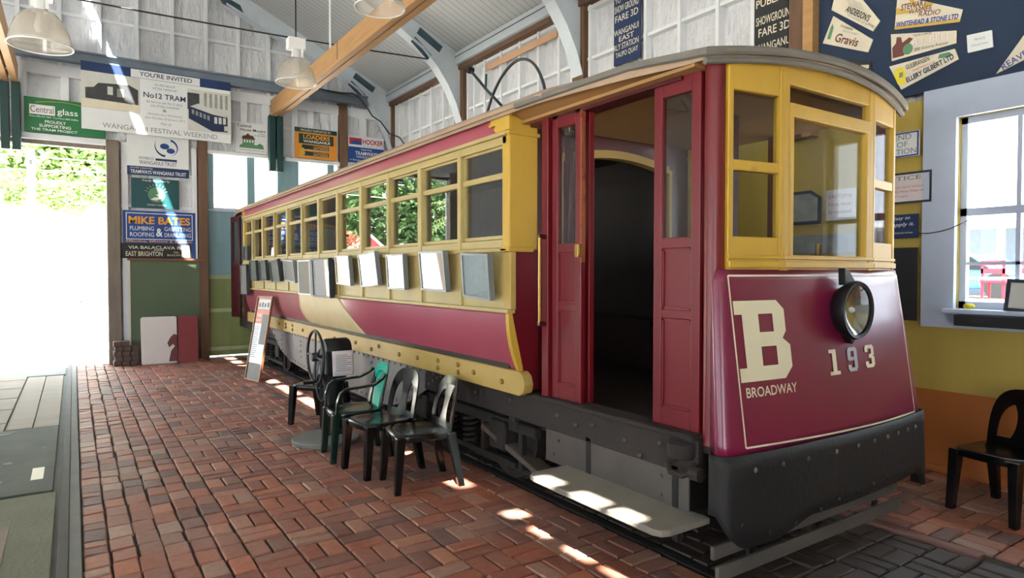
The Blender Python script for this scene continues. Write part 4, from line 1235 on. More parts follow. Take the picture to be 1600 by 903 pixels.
# ------------------------------------------------------------ plastic chairs
def ribbon(outer, inner, thick):
    """loft between two 3D polylines, given thickness along the local normal"""
    n = len(outer)
    rings = []
    for k in range(n):
        o, i = Vector(outer[k]), Vector(inner[k])
        a, b = outer[max(0, k - 1)], outer[min(n - 1, k + 1)]
        t = (Vector(b) - Vector(a))
        nr = t.cross(i - o)
        nr = nr.normalized() * thick / 2 if nr.length > 1e-9 else Vector((thick / 2, 0, 0))
        rings.append([o + nr, i + nr, i - nr, o - nr])
    return MB().loft(rings)
def back_pt(s, v):
    """a point on the curved, leaning chair back: s across, v up from the seat"""
    return (0.195 + 0.20 * v + 0.16 * v * v - 0.9 * s * s * (0.25 + 1.0 * v), s * (1 + 0.05 * v), 0.42 + v)
def chair(label, loc, rot, m='plastic_black', arms=False, top=None, group='black plastic stacking chairs'):
    t = thing('plastic_chair', label, 'chair', loc, rot, group, world=False)
    # seat
    pts = []
    N = 28
    def sup(a, rx, ry, p=4.0):
        c, s_ = math.cos(a), math.sin(a)
        return (rx * math.copysign(abs(c) ** (2 / p), c), ry * math.copysign(abs(s_) ** (2 / p), s_))
    rings = []
    for rr, z in ((1.0, 0.375), (1.02, 0.41), (1.0, 0.425), (0.93, 0.43), (0.75, 0.420), (0.45, 0.412), (0.1, 0.410)):
        rings.append([(*sup(2 * PI * k / N, 0.225 * rr, 0.22 * rr), z) for k in range(N)])
    MB().loft(rings).build('seat', m, t, smooth=True, angle=60)
    # legs: tapered angle section
    for sx, sy in ((-1, 1), (-1, -1), (1, 1), (1, -1)):
        tx, ty = (-0.195 if sx < 0 else 0.195), sy * 0.185
        bx_, by_ = (-0.225 if sx < 0 else 0.275), sy * 0.20
        mb = MB()
        rings = []
        for k in range(6):
            u = k / 5
            x, y, z = lerp(tx, bx_, u), lerp(ty, by_, u), lerp(0.415, 0.0, u)
            r = lerp(0.034, 0.024, u)
            rings.append([(x - r, y - r, z), (x + r, y - r, z), (x + r, y + r, z), (x - r, y + r, z)])
        mb.loft(rings)
        mb.build('leg', m, t, bev=0.006)
    # back: outer hoop plus a waisted splat, or slats for the armchair
    W, Ht = 0.215, 0.385
    o, i = [], []
    K = 36
    for k in range(K + 1):
        a = PI * k / K
        c, s_ = math.cos(a), math.sin(a)
        s0 = W * math.copysign(abs(c) ** 0.55, c); v0 = Ht * abs(s_) ** 0.55 if 0 < k < K else -0.0
        s1 = (W - 0.055) * math.copysign(abs(c) ** 0.6, c); v1 = (Ht - (0.10 if not arms else 0.075)) * abs(s_) ** 0.6 if 0 < k < K else -0.0
        o.append(back_pt(s0, v0)); i.append(back_pt(s1, v1))
    hoop = ribbon(o, i, 0.012)
    bk = hoop.build('backrest', m, t, smooth=True, angle=50)
    if not arms:
        so_, si_ = [], []
        for k in range(13):
            v = (Ht - 0.06) * k / 12
            w_ = 0.045 + 0.06 * abs(2 * k / 12 - 1) ** 2.2
            so_.append(back_pt(-w_, v)); si_.append(back_pt(w_, v))
        ribbon(so_, si_, 0.010).build('splat', m, bk, smooth=True)
        lo = [back_pt(s, 0.0) for s in [-0.2 + 0.4 * k / 8 for k in range(9)]]; hi = [back_pt(s, 0.05) for s in [-0.2 + 0.4 * k / 8 for k in range(9)]]
        ribbon(lo, hi, 0.010).build('lower_rail', m, bk, smooth=True)
    else:
        for s in (-0.10, -0.05, 0.0, 0.05, 0.10):
            so_ = [back_pt(s * (0.8 + 0.35 * v / 0.3) - 0.016, v) for v in [0.0, 0.05, 0.1, 0.15, 0.2, 0.25, 0.30]]
            si_ = [back_pt(s * (0.8 + 0.35 * v / 0.3) + 0.016, v) for v in [0.0, 0.05, 0.1, 0.15, 0.2, 0.25, 0.30]]
            ribbon(so_, si_, 0.009).build('slat', top or m, bk, smooth=True)
        cap_o, cap_i = [], []
        for k in range(8, K - 7):
            cap_o.append(o[k]); cap_i.append(i[k])
        off = Vector((-0.006, 0, 0.004))
        ribbon([Vector(p) + off for p in cap_o], [Vector(p) + off for p in cap_i], 0.010).build('highlight_panel', top or m, bk, smooth=True)  # highlight laid over the hoop in teal
        for sy in (-1, 1):
            p = [(-0.20, sy * 0.225, 0.40), (-0.195, sy * 0.245, 0.52), (-0.17, sy * 0.255, 0.60), (-0.12, sy * 0.26, 0.635), (0.0, sy * 0.26, 0.645), (0.12, sy * 0.25, 0.655), (0.20, sy * 0.225, 0.70), (0.235, sy * 0.20, 0.735)]
            ob, ib = [], []
            for q in p:
                ob.append((q[0], q[1] + sy * 0.018, q[2])); ib.append((q[0], q[1] - sy * 0.022, q[2]))
            ribbon(ob, ib, 0.020).build('arm', m, t, smooth=True, angle=50)
    return t
chair('black plastic chair closest to the tram step, its back towards the tram', (2.18, 4.53, 0), -0.13)
chair('black plastic chair between the armchair and the one closest to the step', (2.08, 5.03, 0), 0.10)
chair('dark green plastic armchair with a teal highlight coloured onto its back beside the round base', (2.05, 5.56, 0), -0.12, 'plastic_green', True, 'plastic_highlight', 'plastic armchair')
chair('black plastic chair behind the handwheel machine', (2.20, 7.02, 0), 0.66)
chair('black plastic chair against the yellow and orange wall under the window', (5.17, 1.76, 0), -0.19)

# ------------------------------------------------------------ handwheel machine on its round base
DX, DY = 2.0, 6.18
single(MB().lathe([(0.0, 0.0), (0.315, 0.0), (0.32, 0.01), (0.32, 0.035), (0.31, 0.045), (0.0, 0.045)], (DX, DY, 0), 'z', 48), 'round_base', 'concrete',
       'flat round grey concrete base on the bricks under the handwheel machine', 'base', loc=(DX, DY, 0), smooth=True, angle=30)
mc = thing('brake_machine', 'black tramway brake machine with a spoked handwheel on a pedestal', 'machine', (2.12, 6.30, 0.045))
mb = MB(); rings = []
for z, rx, ry in ((0.045, 0.12, 0.11), (0.07, 0.12, 0.11), (0.085, 0.07, 0.07), (0.30, 0.065, 0.065), (0.48, 0.08, 0.08), (0.60, 0.11, 0.10), (0.66, 0.13, 0.11), (0.80, 0.13, 0.11)):
    rings.append([(2.13 + rx * math.cos(a), 6.30 + ry * math.sin(a), z) for a in [2 * PI * k / 20 for k in range(20)]])
mb.loft(rings).build('pedestal', 'iron_dark', mc, smooth=True, angle=50)
MB().lathe([(0.0, 2.02), (0.10, 2.02), (0.115, 2.04), (0.115, 2.25), (0.10, 2.27), (0.0, 2.27)], (0, 6.30, 0.86), 'x', 24).build('drum', 'iron_dark', mc, smooth=True, angle=40)
MB().box(2.01, 6.185, 0.62, 2.27, 6.40, 0.86).build('gear_case', 'iron_dark', mc, bev=0.015)
MB().tube([(2.05, 6.30, 0.80), (1.90, 6.30, 0.80)], 0.016).build('shaft', 'iron', mc, smooth=True)
hw = MB().torus((1.94, 6.30, 0.80), 0.255, 0.014, 'x', 44, 8).build('handwheel', 'iron', mc, smooth=True)
MB().lathe([(0.0, 1.90), (0.035, 1.90), (0.045, 1.92), (0.045, 1.96), (0.0, 1.96)], (0, 6.30, 0.80), 'x', 16).build('hub', 'iron', hw, smooth=True)
for k in range(4):
    a = PI / 2 * k + 0.05
    MB().tube([(1.94, 6.30, 0.80), (1.94, 6.30 + 0.25 * math.cos(a), 0.80 + 0.25 * math.sin(a))], 0.010).build('spoke', 'iron', hw, smooth=True)
MB().tube([(1.94, 6.24, 0.57), (1.90, 6.24, 0.565), (1.86, 6.24, 0.565), (1.80, 6.24, 0.565)], [0.008, 0.014, 0.018, 0.014]).build('crank_handle', 'iron_dark', hw, smooth=True)
MB().torus((1.99, 6.30, 0.50), 0.13, 0.010, 'x', 28, 6).build('ratchet_ring', 'iron', mc, smooth=True)
for k in range(2):
    MB().tube([(2.02, 6.20 + 0.02, 0.10 + 0.0), (2.0, 6.2, 0.48)] if k else [(1.99, 6.30, 0.37), (1.99, 6.30, 0.63)], 0.012).build('pawl_rod', 'iron_dark', mc)
for sy in (-1, 1):
    MB().box(2.02, 6.30 + sy * 0.10 - 0.03, 0.045, 2.24, 6.30 + sy * 0.10 + 0.03, 0.065).build('foot', 'iron_dark', mc, bev=0.008)
note = MB()
N = 8
rings = [[(2.06 + 0.21 * k / N, 6.172 - 0.006 * math.sin(PI * k / N) - 0.004 * j, 0.86 - 0.24 * j / 6) for k in range(N + 1)] for j in range(7)]
note.loft(rings, close_ring=False)
no = single(note, 'notice_paper', 'paper_pink', 'white typed notice taped to the side of the handwheel machine', 'notice', loc=(2.165, 6.17, 0.62), smooth=True)
so = no.modifiers.new('thick', 'SOLIDIFY'); so.thickness = 0.002
nm = Matrix(((1, 0, 0, 2.06), (0, 0, -1, 6.172), (0, 1, 0, 0.62), (0, 0, 0, 1)))
for k in range(9):
    patch(no, nm, 'text_line', rect(0.03, 0.20 - 0.019 * k, 0.03 + (0.15 if k % 3 else 0.11), 0.206 - 0.019 * k), 'ink_grey', w=0.0305 if False else 0.034)

# ------------------------------------------------------------ leaning information board by the tram
def lean_board():
    bl, br_ = Vector((2.16, 10.47, 0.0)), Vector((2.27, 10.03, 0.0))
    up = Vector((0.22, 0.06, 1.27)); e = (br_ - bl).normalized(); n = e.cross(up.normalized())
    upn = (up - e * up.dot(e)).normalized(); n = e.cross(upn)
    if n.x > 0: n = -n
    mx = Matrix(((e.x, upn.x, n.x, bl.x), (e.y, upn.y, n.y, bl.y), (e.z, upn.z, n.z, bl.z), (0, 0, 0, 1)))
    t = thing('information_board', 'tall brown framed information board leaning beside the tram', 'display board', tuple(bl))
    W, Hh = 0.46, 1.28
    f = MB(mx); b = 0.022
    f.box(0, 0, 0, b, Hh, 0.03).box(W - b, 0, 0, W, Hh, 0.03).box(b, 0, 0, W - b, b, 0.03).box(b, Hh - b, 0, W - b, Hh, 0.03)
    f.build('frame', 'frame_wood', t)
    MB(mx).box(b, b, 0.004, W - b, Hh - b, 0.016).build('panel', 'sign_white', t)
    z = 0.0175
    patch(t, mx, 'heading_panel', rect(b, 0.86, W - b, Hh - b), 'board_orange', z)
    patch(t, mx, 'photograph', rect(0.06, 1.08, W - 0.05, 1.23), 'photo_light', z + 0.001)
    for k in range(4): patch(t, mx, 'photograph', rect(0.08 + 0.085 * k, 1.11, 0.13 + 0.085 * k, 1.17 + 0.015 * (k % 2)), 'photo_dark', z + 0.0022)
    patch(t, mx, 'photograph', rect(0.24, 0.55, W - b, 1.0), 'photo_dark', z + 0.0012)
    patch(t, mx, 'photograph', rect(b, b, W - b, 0.26), 'photo_dark', z + 0.0012)
    letters(t, mx, 'TRAMS', (0.06, 0.955), (0.22, 0.955), 0.06, 'ink_white', w=z + 0.002, bold=0.01)
    letters(t, mx, 'HISTORY', (0.06, 0.89), (0.21, 0.89), 0.035, 'ink_white', w=z + 0.002)
    for k in range(16): patch(t, mx, 'text_line', rect(0.05, 0.80 - 0.03 * k, 0.21 - 0.02 * (k % 3), 0.808 - 0.03 * k), 'ink_grey', z + 0.001)
lean_board()

# ------------------------------------------------------------ boards, bricks and signs on the back wall
def B(u0, v0, u1, v1): return rect(0, 0, u1 - u0, v1 - v0)
def bsign(name, label, cat, x0, z0, x1, z1, m, off=0.09, **k):
    return sign(name, label, cat, 'B', x0, z0, rect(0, 0, x1 - x0, z1 - z0), m, off=off, **k)
# green sponsor board over the shed door
o, mx = bsign('sponsor_sign', 'green sponsor board above the open doorway, left of the wide banner', 'sign', -0.64, 3.96, 0.50, 4.54, 'sign_green', 0.12)
patch(o, mx, 'name_panel', rect(0.07, 0.30, 0.42, 0.46), 'sign_white')
arcp = [(0.15 + 0.75 * k / 12, 0.50 + 0.045 * math.sin(PI * k / 12)) for k in range(13)]
patch(o, mx, 'arc_mark', arcp + [(p[0], p[1] - 0.008) for p in arcp[::-1]], 'ink_gold')
letters(o, mx, 'Central', (0.085, 0.33), (0.40, 0.33), 0.11, 'ink_brown')
letters(o, mx, 'glass', (0.45, 0.30), (0.74, 0.30), 0.13, 'ink_white', bold=0.01)
letters(o, mx, 'Phone (06) 347 7668   Free Phone 0800 838836', (0.07, 0.245), (0.745, 0.245), 0.035, 'ink_white')
letters(o, mx, 'PROUDLY', (0.28, 0.165), (0.57, 0.165), 0.05, 'ink_white', bold=0.012)
letters(o, mx, 'SUPPORTING', (0.20, 0.095), (0.64, 0.095), 0.05, 'ink_white', bold=0.012)
letters(o, mx, 'THE TRAM PROJECT', (0.09, 0.025), (0.73, 0.025), 0.05, 'ink_white', bold=0.012)
# large banner
o, mx = bsign('banner', "wide white banner headed YOU'RE INVITED with two old tram photographs", 'banner', 0.148, 4.06, 2.508, 5.20, 'sign_white', 0.36)
patch(o, mx, 'blue_band', rect(0, 0.98, 2.36, 1.14), 'sign_navy')
patch(o, mx, 'heading_plate', rect(0.73, 0.985, 1.83, 1.125), 'sign_white', 0.0158)
letters(o, mx, "YOU'RE INVITED", (0.86, 1.02), (1.70, 1.02), 0.08, 'ink_navy', w=0.018, bold=0.012)
patch(o, mx, 'photograph', rect(0.0, 0.36, 0.87, 0.98), 'photo_light')
patch(o, mx, 'photograph', rect(0.0, 0.38, 0.87, 0.50), 'sign_cream', 0.0152)
patch(o, mx, 'photograph', [(0.06, 0.52), (0.84, 0.50), (0.84, 0.76), (0.70, 0.83), (0.25, 0.80), (0.18, 0.72), (0.06, 0.70)], 'photo_dark', 0.0155)
patch(o, mx, 'photograph', rect(0.38, 0.62, 0.46, 0.76), 'photo_light', 0.0162)
patch(o, mx, 'photograph', rect(0.52, 0.60, 0.62, 0.74), 'photo_grey', 0.0162)
patch(o, mx, 'photograph', rect(1.62, 0.16, 2.36, 0.92), 'photo_light')
patch(o, mx, 'photograph', [(1.62, 0.55), (1.62, 0.85), (1.82, 0.85), (1.82, 0.65), (1.72, 0.52)], 'photo_dark', 0.0155)
for k in range(5): patch(o, mx, 'photograph', rect(1.90 + 0.09 * k, 0.62, 1.945 + 0.09 * k, 0.88), 'photo_grey', 0.0155)
patch(o, mx, 'photograph', [(1.64, 0.38), (2.03, 0.19), (2.30, 0.20), (2.30, 0.50), (2.06, 0.55), (1.70, 0.64), (1.64, 0.60)], 'ink_navy', 0.0156)
patch(o, mx, 'photograph', [(1.66, 0.60), (2.05, 0.50), (2.33, 0.47), (2.15, 0.56), (1.80, 0.67)], 'photo_light', 0.0166)
for k in range(3): patch(o, mx, 'photograph', rect(2.07 + 0.075 * k, 0.34, 2.12 + 0.075 * k, 0.46), 'photo_light', 0.0168)
for k in range(5): patch(o, mx, 'photograph', [(1.69 + 0.065 * k, 0.47 - 0.02 * k), (1.73 + 0.065 * k, 0.46 - 0.02 * k), (1.73 + 0.065 * k, 0.54 - 0.018 * k), (1.69 + 0.065 * k, 0.55 - 0.018 * k)], 'photo_grey', 0.0168)
patch(o, mx, 'photograph', rect(2.24, 0.22, 2.30, 0.31), 'photo_light', 0.0168)
for s, u0, u1, v, h, m_, bb in (('to the launch', 1.10, 1.42, 0.885, 0.045, 'ink_grey', 0.0), ('of the restored', 1.07, 1.44, 0.82, 0.045, 'ink_grey', 0.0), ('No12 TRAM', 0.92, 1.59, 0.66, 0.095, 'ink_navy', 0.014),
                              ('Be here to see No12 drive', 0.97, 1.54, 0.575, 0.045, 'ink_grey', 0.0), ('out of the tramshed', 1.03, 1.48, 0.51, 0.045, 'ink_grey', 0.0), ('&', 1.22, 1.28, 0.435, 0.05, 'ink_navy', 0.0),
                              ('(Anniversary Weekend)', 0.98, 1.53, 0.355, 0.045, 'ink_grey', 0.0), ('2pm Monday 23 January 2012', 0.94, 1.58, 0.285, 0.045, 'ink_grey', 0.0), ('Part of', 1.19, 1.35, 0.20, 0.045, 'ink_grey', 0.0),
                              ('WANGANUI FESTIVAL WEEKEND', 0.30, 2.12, 0.05, 0.085, 'ink_grey', 0.0)):
    letters(o, mx, s, (u0, v), (u1, v), h, m_, bold=bb)
# house mover
o, mx = bsign('sponsor_sign', 'white sponsor board with a small red roofed house beside the green post', 'sign', 2.64, 3.96, 3.23, 4.54, 'sign_white', 0.12)
letters(o, mx, 'Central', (0.03, 0.49), (0.28, 0.49), 0.055, 'ink_black', bold=0.012)
letters(o, mx, 'House Movers', (0.08, 0.415), (0.55, 0.415), 0.055, 'ink_black', bold=0.012)
letters(o, mx, 'Limited', (0.42, 0.375), (0.54, 0.375), 0.022, 'ink_black')
letters(o, mx, '06 355 3960', (0.34, 0.335), (0.54, 0.335), 0.025, 'ink_black')
patch(o, mx, 'house_roof', [(0.10, 0.27), (0.36, 0.27), (0.31, 0.34), (0.26, 0.34), (0.22, 0.38), (0.17, 0.33), (0.13, 0.33)], 'ink_brown')
patch(o, mx, 'house_wall', rect(0.12, 0.17, 0.34, 0.27), 'ink_green')
for k in range(4): patch(o, mx, 'house_window', rect(0.145 + 0.05 * k, 0.20, 0.17 + 0.05 * k, 0.25), 'ink_white', 0.0157)
patch(o, mx, 'hedge', [(0.06, 0.09), (0.52, 0.09), (0.50, 0.17), (0.44, 0.20), (0.38, 0.16), (0.30, 0.17), (0.12, 0.17), (0.07, 0.14)], 'ink_green')
letters(o, mx, 'www.centralhousemovers.co.nz', (0.07, 0.045), (0.52, 0.045), 0.022, 'ink_black')
# orange freight board
o, mx = bsign('sponsor_sign', 'orange and dark green sponsor board above the back windows', 'sign', 3.76, 3.96, 4.63, 4.58, 'sign_orange', 0.12)
patch(o, mx, 'top_band', rect(0.0, 0.53, 0.87, 0.62), 'sign_dkgreen')
letters(o, mx, 'PROUDLY SUPPORTED BY:', (0.12, 0.55), (0.75, 0.55), 0.045, 'ink_cream', bold=0.008)
patch(o, mx, 'name_panel', rect(0.08, 0.30, 0.80, 0.50), 'sign_dkgreen')
letters(o, mx, 'LOADERS', (0.17, 0.40), (0.72, 0.40), 0.085, 'ink_orange', bold=0.02)
letters(o, mx, 'WANGANUI', (0.17, 0.325), (0.72, 0.325), 0.055, 'ink_white', bold=0.012)
for v in (0.19, 0.06):
    patch(o, mx, 'name_panel', rect(0.14, v, 0.70, v + 0.09), 'sign_dkgreen')
    letters(o, mx, 'LOADERS', (0.38, v + 0.035), (0.68, v + 0.035), 0.045, 'ink_orange', bold=0.012)
    letters(o, mx, 'HEAVY HAULAGE', (0.38, v + 0.01), (0.68, v + 0.01), 0.018, 'ink_white')
patch(o, mx, 'map_mark', [(0.10, 0.05), (0.16, 0.03), (0.21, 0.10), (0.17, 0.22), (0.11, 0.19)], 'ink_gold', 0.0157)
# freight board in the corner
o, mx = bsign('sponsor_sign', 'white and blue sponsor board with a red heading in the corner by the tram roof', 'sign', 4.88, 3.86, 5.68, 4.53, 'sign_white', 0.12)
patch(o, mx, 'red_field', rect(0.02, 0.50, 0.30, 0.64), 'ink_red'); patch(o, mx, 'blue_peak', [(0.03, 0.50), (0.30, 0.50), (0.30, 0.55), (0.19, 0.59), (0.13, 0.59)], 'sign_blue', 0.0157)
letters(o, mx, 'HOOKER', (0.32, 0.52), (0.78, 0.52), 0.11, 'ink_red', bold=0.03)
letters(o, mx, 'P A C I F I C', (0.34, 0.47), (0.78, 0.47), 0.03, 'ink_navy')
patch(o, mx, 'blue_field', rect(0.0, 0.11, 0.80, 0.45), 'sign_blue')
letters(o, mx, 'Supporting', (0.28, 0.38), (0.52, 0.38), 0.045, 'ink_white')
letters(o, mx, 'TRAMWAYS', (0.15, 0.28), (0.65, 0.28), 0.08, 'ink_white', bold=0.012)
letters(o, mx, 'WANGANUI TRUST', (0.17, 0.22), (0.63, 0.22), 0.045, 'ink_white')
letters(o, mx, 'in Bringing Home the Tram', (0.03, 0.145), (0.77, 0.145), 0.045, 'ink_white')
letters(o, mx, 'TIMARU', (0.02, 0.06), (0.30, 0.06), 0.03, 'ink_red')
# three sponsor boards stacked between the pillars
o, mx = bsign('sponsor_sign', 'white sponsor board with a blue swirl emblem just under the banner', 'sign', 0.82, 3.38, 1.82, 4.20, 'sign_white', 0.06)
patch(o, mx, 'blue_field', rect(0, 0, 1.0, 0.16), 'sign_navy')
letters(o, mx, 'proudly supporting', (0.05, 0.115), (0.40, 0.115), 0.03, 'ink_white')
letters(o, mx, 'TRAMWAYS WANGANUI TRUST', (0.05, 0.03), (0.95, 0.03), 0.065, 'ink_white', bold=0.014)
letters(o, mx, 'POWERCO', (0.19, 0.29), (0.42, 0.29), 0.045, 'ink_navy')
letters(o, mx, 'WANGANUI TRUST', (0.19, 0.20), (0.80, 0.20), 0.07, 'ink_navy')
patch(o, mx, 'underline', rect(0.45, 0.285, 0.80, 0.325), 'sign_navy')
def swirl(c, r0, a0, a1, r1, w0):
    p, q = [], []
    for k in range(19):
        u = k / 18; a = lerp(a0, a1, u); r = lerp(r0, r1, u); w_ = w0 * (1 - u)
        p.append((c[0] + (r + w_) * math.cos(a), c[1] + (r + w_) * math.sin(a))); q.append((c[0] + (r - w_) * math.cos(a), c[1] + (r - w_) * math.sin(a)))
    return p + q[::-1]
patch(o, mx, 'swirl', swirl((0.66, 0.53), 0.16, -1.9, -5.2 + 1.4, 0.24, 0.022), 'sign_navy')
patch(o, mx, 'swirl', swirl((0.66, 0.53), 0.15, 1.3, -1.3, 0.15, 0.02), 'sign_blue')
for cx_, cy_, r in ((0.60, 0.555, 0.065), (0.70, 0.48, 0.06)):
    patch(o, mx, 'swirl_eye', [(cx_ + r * 1.15 * math.cos(2 * PI * k / 20), cy_ + r * 0.8 * math.sin(2 * PI * k / 20)) for k in range(20)], 'sign_blue', 0.016)
o, mx = bsign('sponsor_sign', 'dark teal board with a round river emblem reading Proudly Supported By', 'sign', 0.88, 2.79, 1.65, 3.33, 'sign_teal', 0.06)
letters(o, mx, 'Proudly Supported By', (0.17, 0.475), (0.62, 0.475), 0.045, 'ink_white', shear=0.2)
c_ = (0.40, 0.25)
patch(o, mx, 'emblem', [(c_[0] + 0.14 * math.cos(2 * PI * k / 28), c_[1] + 0.14 * math.sin(2 * PI * k / 28)) for k in range(28)], 'ink_green')
patch(o, mx, 'river', [(0.30, 0.16), (0.36, 0.20), (0.44, 0.22), (0.38, 0.25), (0.53, 0.29), (0.44, 0.26), (0.52, 0.22), (0.44, 0.17), (0.40, 0.145)], 'ink_white', 0.0158)
for k in range(9):
    a = PI * (0.12 + 0.76 * k / 8)
    patch(o, mx, 'ray', [(c_[0] + 0.16 * math.cos(a - 0.03), c_[1] + 0.16 * math.sin(a - 0.03)), (c_[0] + 0.215 * math.cos(a), c_[1] + 0.215 * math.sin(a)), (c_[0] + 0.16 * math.cos(a + 0.03), c_[1] + 0.16 * math.sin(a + 0.03))], 'ink_cream')
letters(o, mx, 'DISTRICT COUNCIL', (0.25, 0.05), (0.56, 0.05), 0.028, 'ink_cream')
o, mx = bsign('sponsor_sign', 'blue plumbing sponsor board with an orange heading between the pillars', 'sign', 0.74, 1.88, 1.92, 2.74, 'sign_blue', 0.06)
def frame_strips(o, mx, u0, v0, u1, v1, t, m_, name='border'):
    for r in (rect(u0, v0, u1, v0 + t), rect(u0, v1 - t, u1, v1), rect(u0, v0 + t, u0 + t, v1 - t), rect(u1 - t, v0 + t, u1, v1 - t)):
        patch(o, mx, name, r, m_, 0.0152)
frame_strips(o, mx, 0.05, 0.34, 1.13, 0.82, 0.012, 'ink_white')
letters(o, mx, 'MIKE BATES', (0.09, 0.62), (1.09, 0.62), 0.14, 'ink_orange', bold=0.03)
letters(o, mx, 'PLUMBING', (0.11, 0.505), (0.49, 0.505), 0.075, 'ink_white'); letters(o, mx, 'ROOFING', (0.11, 0.395), (0.49, 0.395), 0.075, 'ink_white')
letters(o, mx, '&', (0.525, 0.40), (0.63, 0.40), 0.15, 'ink_white', bold=0.02)
letters(o, mx, 'GASFITTING', (0.66, 0.505), (1.10, 0.505), 0.075, 'ink_white'); letters(o, mx, 'DRAINLAYING', (0.66, 0.395), (1.10, 0.395), 0.075, 'ink_white')
letters(o, mx, 'Effective, Efficient & Reliable', (0.05, 0.285), (1.12, 0.285), 0.045, 'ink_orange', bold=0.01)
o, mx = bsign('destination_blind', 'black destination board reading VIA BALACLAVA over EAST BRIGHTON', 'sign', 0.70, 1.885, 1.84, 2.15, 'blind_black', 0.085)
letters(o, mx, 'VIA BALACLAVA RD', (0.12, 0.165), (1.03, 0.165), 0.055, 'ink_cream', bold=0.012)
letters(o, mx, 'EAST BRIGHTON', (0.08, 0.035), (0.66, 0.035), 0.085, 'ink_cream', bold=0.006)
letters(o, mx, 'VIA', (0.84, 0.09), (0.93, 0.09), 0.035, 'ink_cream'); letters(o, mx, 'BALACLAVA RD', (0.74, 0.04), (1.02, 0.04), 0.035, 'ink_cream')
patch(o, mx, 'divider', rect(0.52, 0.140, 0.68, 0.150), 'ink_cream')
patch(o, mx, 'white_panel', rect(0.98, 0.02, 1.11, 0.24), 'ink_cream', 0.0140)
# plain green board
t = thing('notice_board', 'plain dull green notice board standing between the pillars', 'notice board', (0.83, 13.46, 0.2))
MB().box(0.84, 13.47, 0.22, 2.0, 13.50, 1.84).build('panel', 'green_board', t)
MB().box(0.80, 13.44, 1.84, 2.04, 13.51, 1.88).build('top_rail', 'frame_wood', t, bev=0.004)
MB().box(0.815, 13.455, 0.24, 0.84, 13.51, 1.84).build('stile', 'sign_cream', t); MB().box(2.0, 13.455, 0.24, 2.02, 13.51, 1.84).build('stile', 'green_board', t)
for x in (0.95, 1.9): MB().box(x, 13.47, 0.0, x + 0.06, 13.51, 0.24).build('leg', 'post_brown', t)
# pile of dark bricks
bn = 0
where = ['bottom course', 'second course', 'third course', 'fourth course', 'top course']
ends = ['left', 'middle', 'right']
for c in range(5):
    for k in range(3 if c < 4 else 2):
        x = 0.555 + 0.128 * k + (0.02 if c % 2 else 0)
        z = 0.0 + c * 0.085
        mb = MB(Matrix.Translation((x, 13.22, z)) @ Matrix.Rotation(rnd.uniform(-0.02, 0.02), 4, 'Z'))
        mb.box(0, -0.11, 0, 0.115, 0.11, 0.083)
        single(mb, 'loose_brick', 'brick_dark', 'dark loose brick at the %s of the %s of the pile by the doorway' % (ends[k] if c < 4 else ('left', 'right')[k], where[c]), 'brick', 'bricks piled by the doorway', loc=(x + 0.06, 13.22, z), bev=0.006)
# white and red boards leaning in front
def leaner(name, label, x0, x1, y, h, rake, m, th=0.02, yaw=0.0, shade=None):
    mx = Matrix.Translation((x0, y, 0)) @ Matrix.Rotation(yaw, 4, 'Z') @ Matrix.Rotation(-rake, 4, 'X')
    mb = MB(mx); W = x1 - x0; r = 0.025
    pl_ = [(r, 0), (W - r, 0), (W, r), (W, h - r), (W - r, h), (r, h), (0, h - r), (0, r)]
    mb.prism(pl_, 0, th, 'y')
    return single(mb, name, m, label, 'board', loc=(x0, y, 0), bev=0.004), mx
o, mx = leaner('white_board', 'white painted board with a red torn patch leaning on the green notice board', 0.97, 1.54, 13.08, 0.84, 0.14, 'board_white')
pm = mx @ Matrix(((1, 0, 0, 0), (0, 0, -1, 0), (0, 1, 0, 0), (0, 0, 0, 1)))
patch(o, pm, 'torn_patch', [(0.43, 0.03), (0.57, 0.03), (0.57, 0.5), (0.52, 0.52), (0.46, 0.46), (0.41, 0.36), (0.44, 0.28), (0.50, 0.34), (0.53, 0.30), (0.47, 0.22)], 'ink_brown', 0.003)
o, mx = leaner('red_board', 'dark red board leaning beside the white painted board', 1.55, 1.88, 13.10, 0.84, 0.14, 'board_red', 0.025, -0.12)

# ------------------------------------------------------------ signs on the right hand wall
def rsign(name, label, cat, pts, m, off=0.03, **k):
    a, z0 = pts[0]
    poly = [(a - y, z - z0) for y, z in pts]
    o, mx = sign(name, label, cat, 'R', a, z0, poly, m, off=off, **k)
    def P(y, z): return (a - y, z - z0)
    return o, mx, P
o, mx, P = rsign('exhibit_backdrop', 'dark blue cloth covered display panel high on the right wall', 'display panel', [(3.50, 3.10), (0.2, 3.10), (0.2, 5.30), (3.50, 5.30)], 'blue_panel', 0.0, th=0.03)
K = dict(off=0.035)
o, mx, P = rsign('paper_fan', "white fan shaped advertisement with slanting black heading above the brown lettered one", 'advertisement', [(3.37, 4.03), (2.99, 3.72), (2.93, 3.79), (3.10, 4.05), (3.31, 4.26)], 'sign_cream', **K)
letters(o, mx, "ANDERSON'S", P(3.24, 3.975), P(3.035, 3.815), 0.055, 'ink_black', bold=0.02)
letters(o, mx, 'HIGH CLASS BAKERY AND TEA', P(3.22, 3.93), P(3.04, 3.785), 0.015, 'ink_grey')
letters(o, mx, 'MAIN STREET', P(3.035, 3.79), P(2.985, 3.745), 0.018, 'ink_black')
for k in range(4): letters(o, mx, 'when out shopping call in', P(3.24 - 0.01 * k, 4.09 - 0.022 * k), P(3.10 - 0.01 * k, 3.99 - 0.022 * k), 0.012, 'ink_grey')
o, mx, P = rsign('paper_fan', 'white fan shaped advertisement with brown heading and a green bottle', 'advertisement', [(3.45, 3.75), (3.03, 3.55), (2.99, 3.65), (3.35, 3.97)], 'sign_cream', **K)
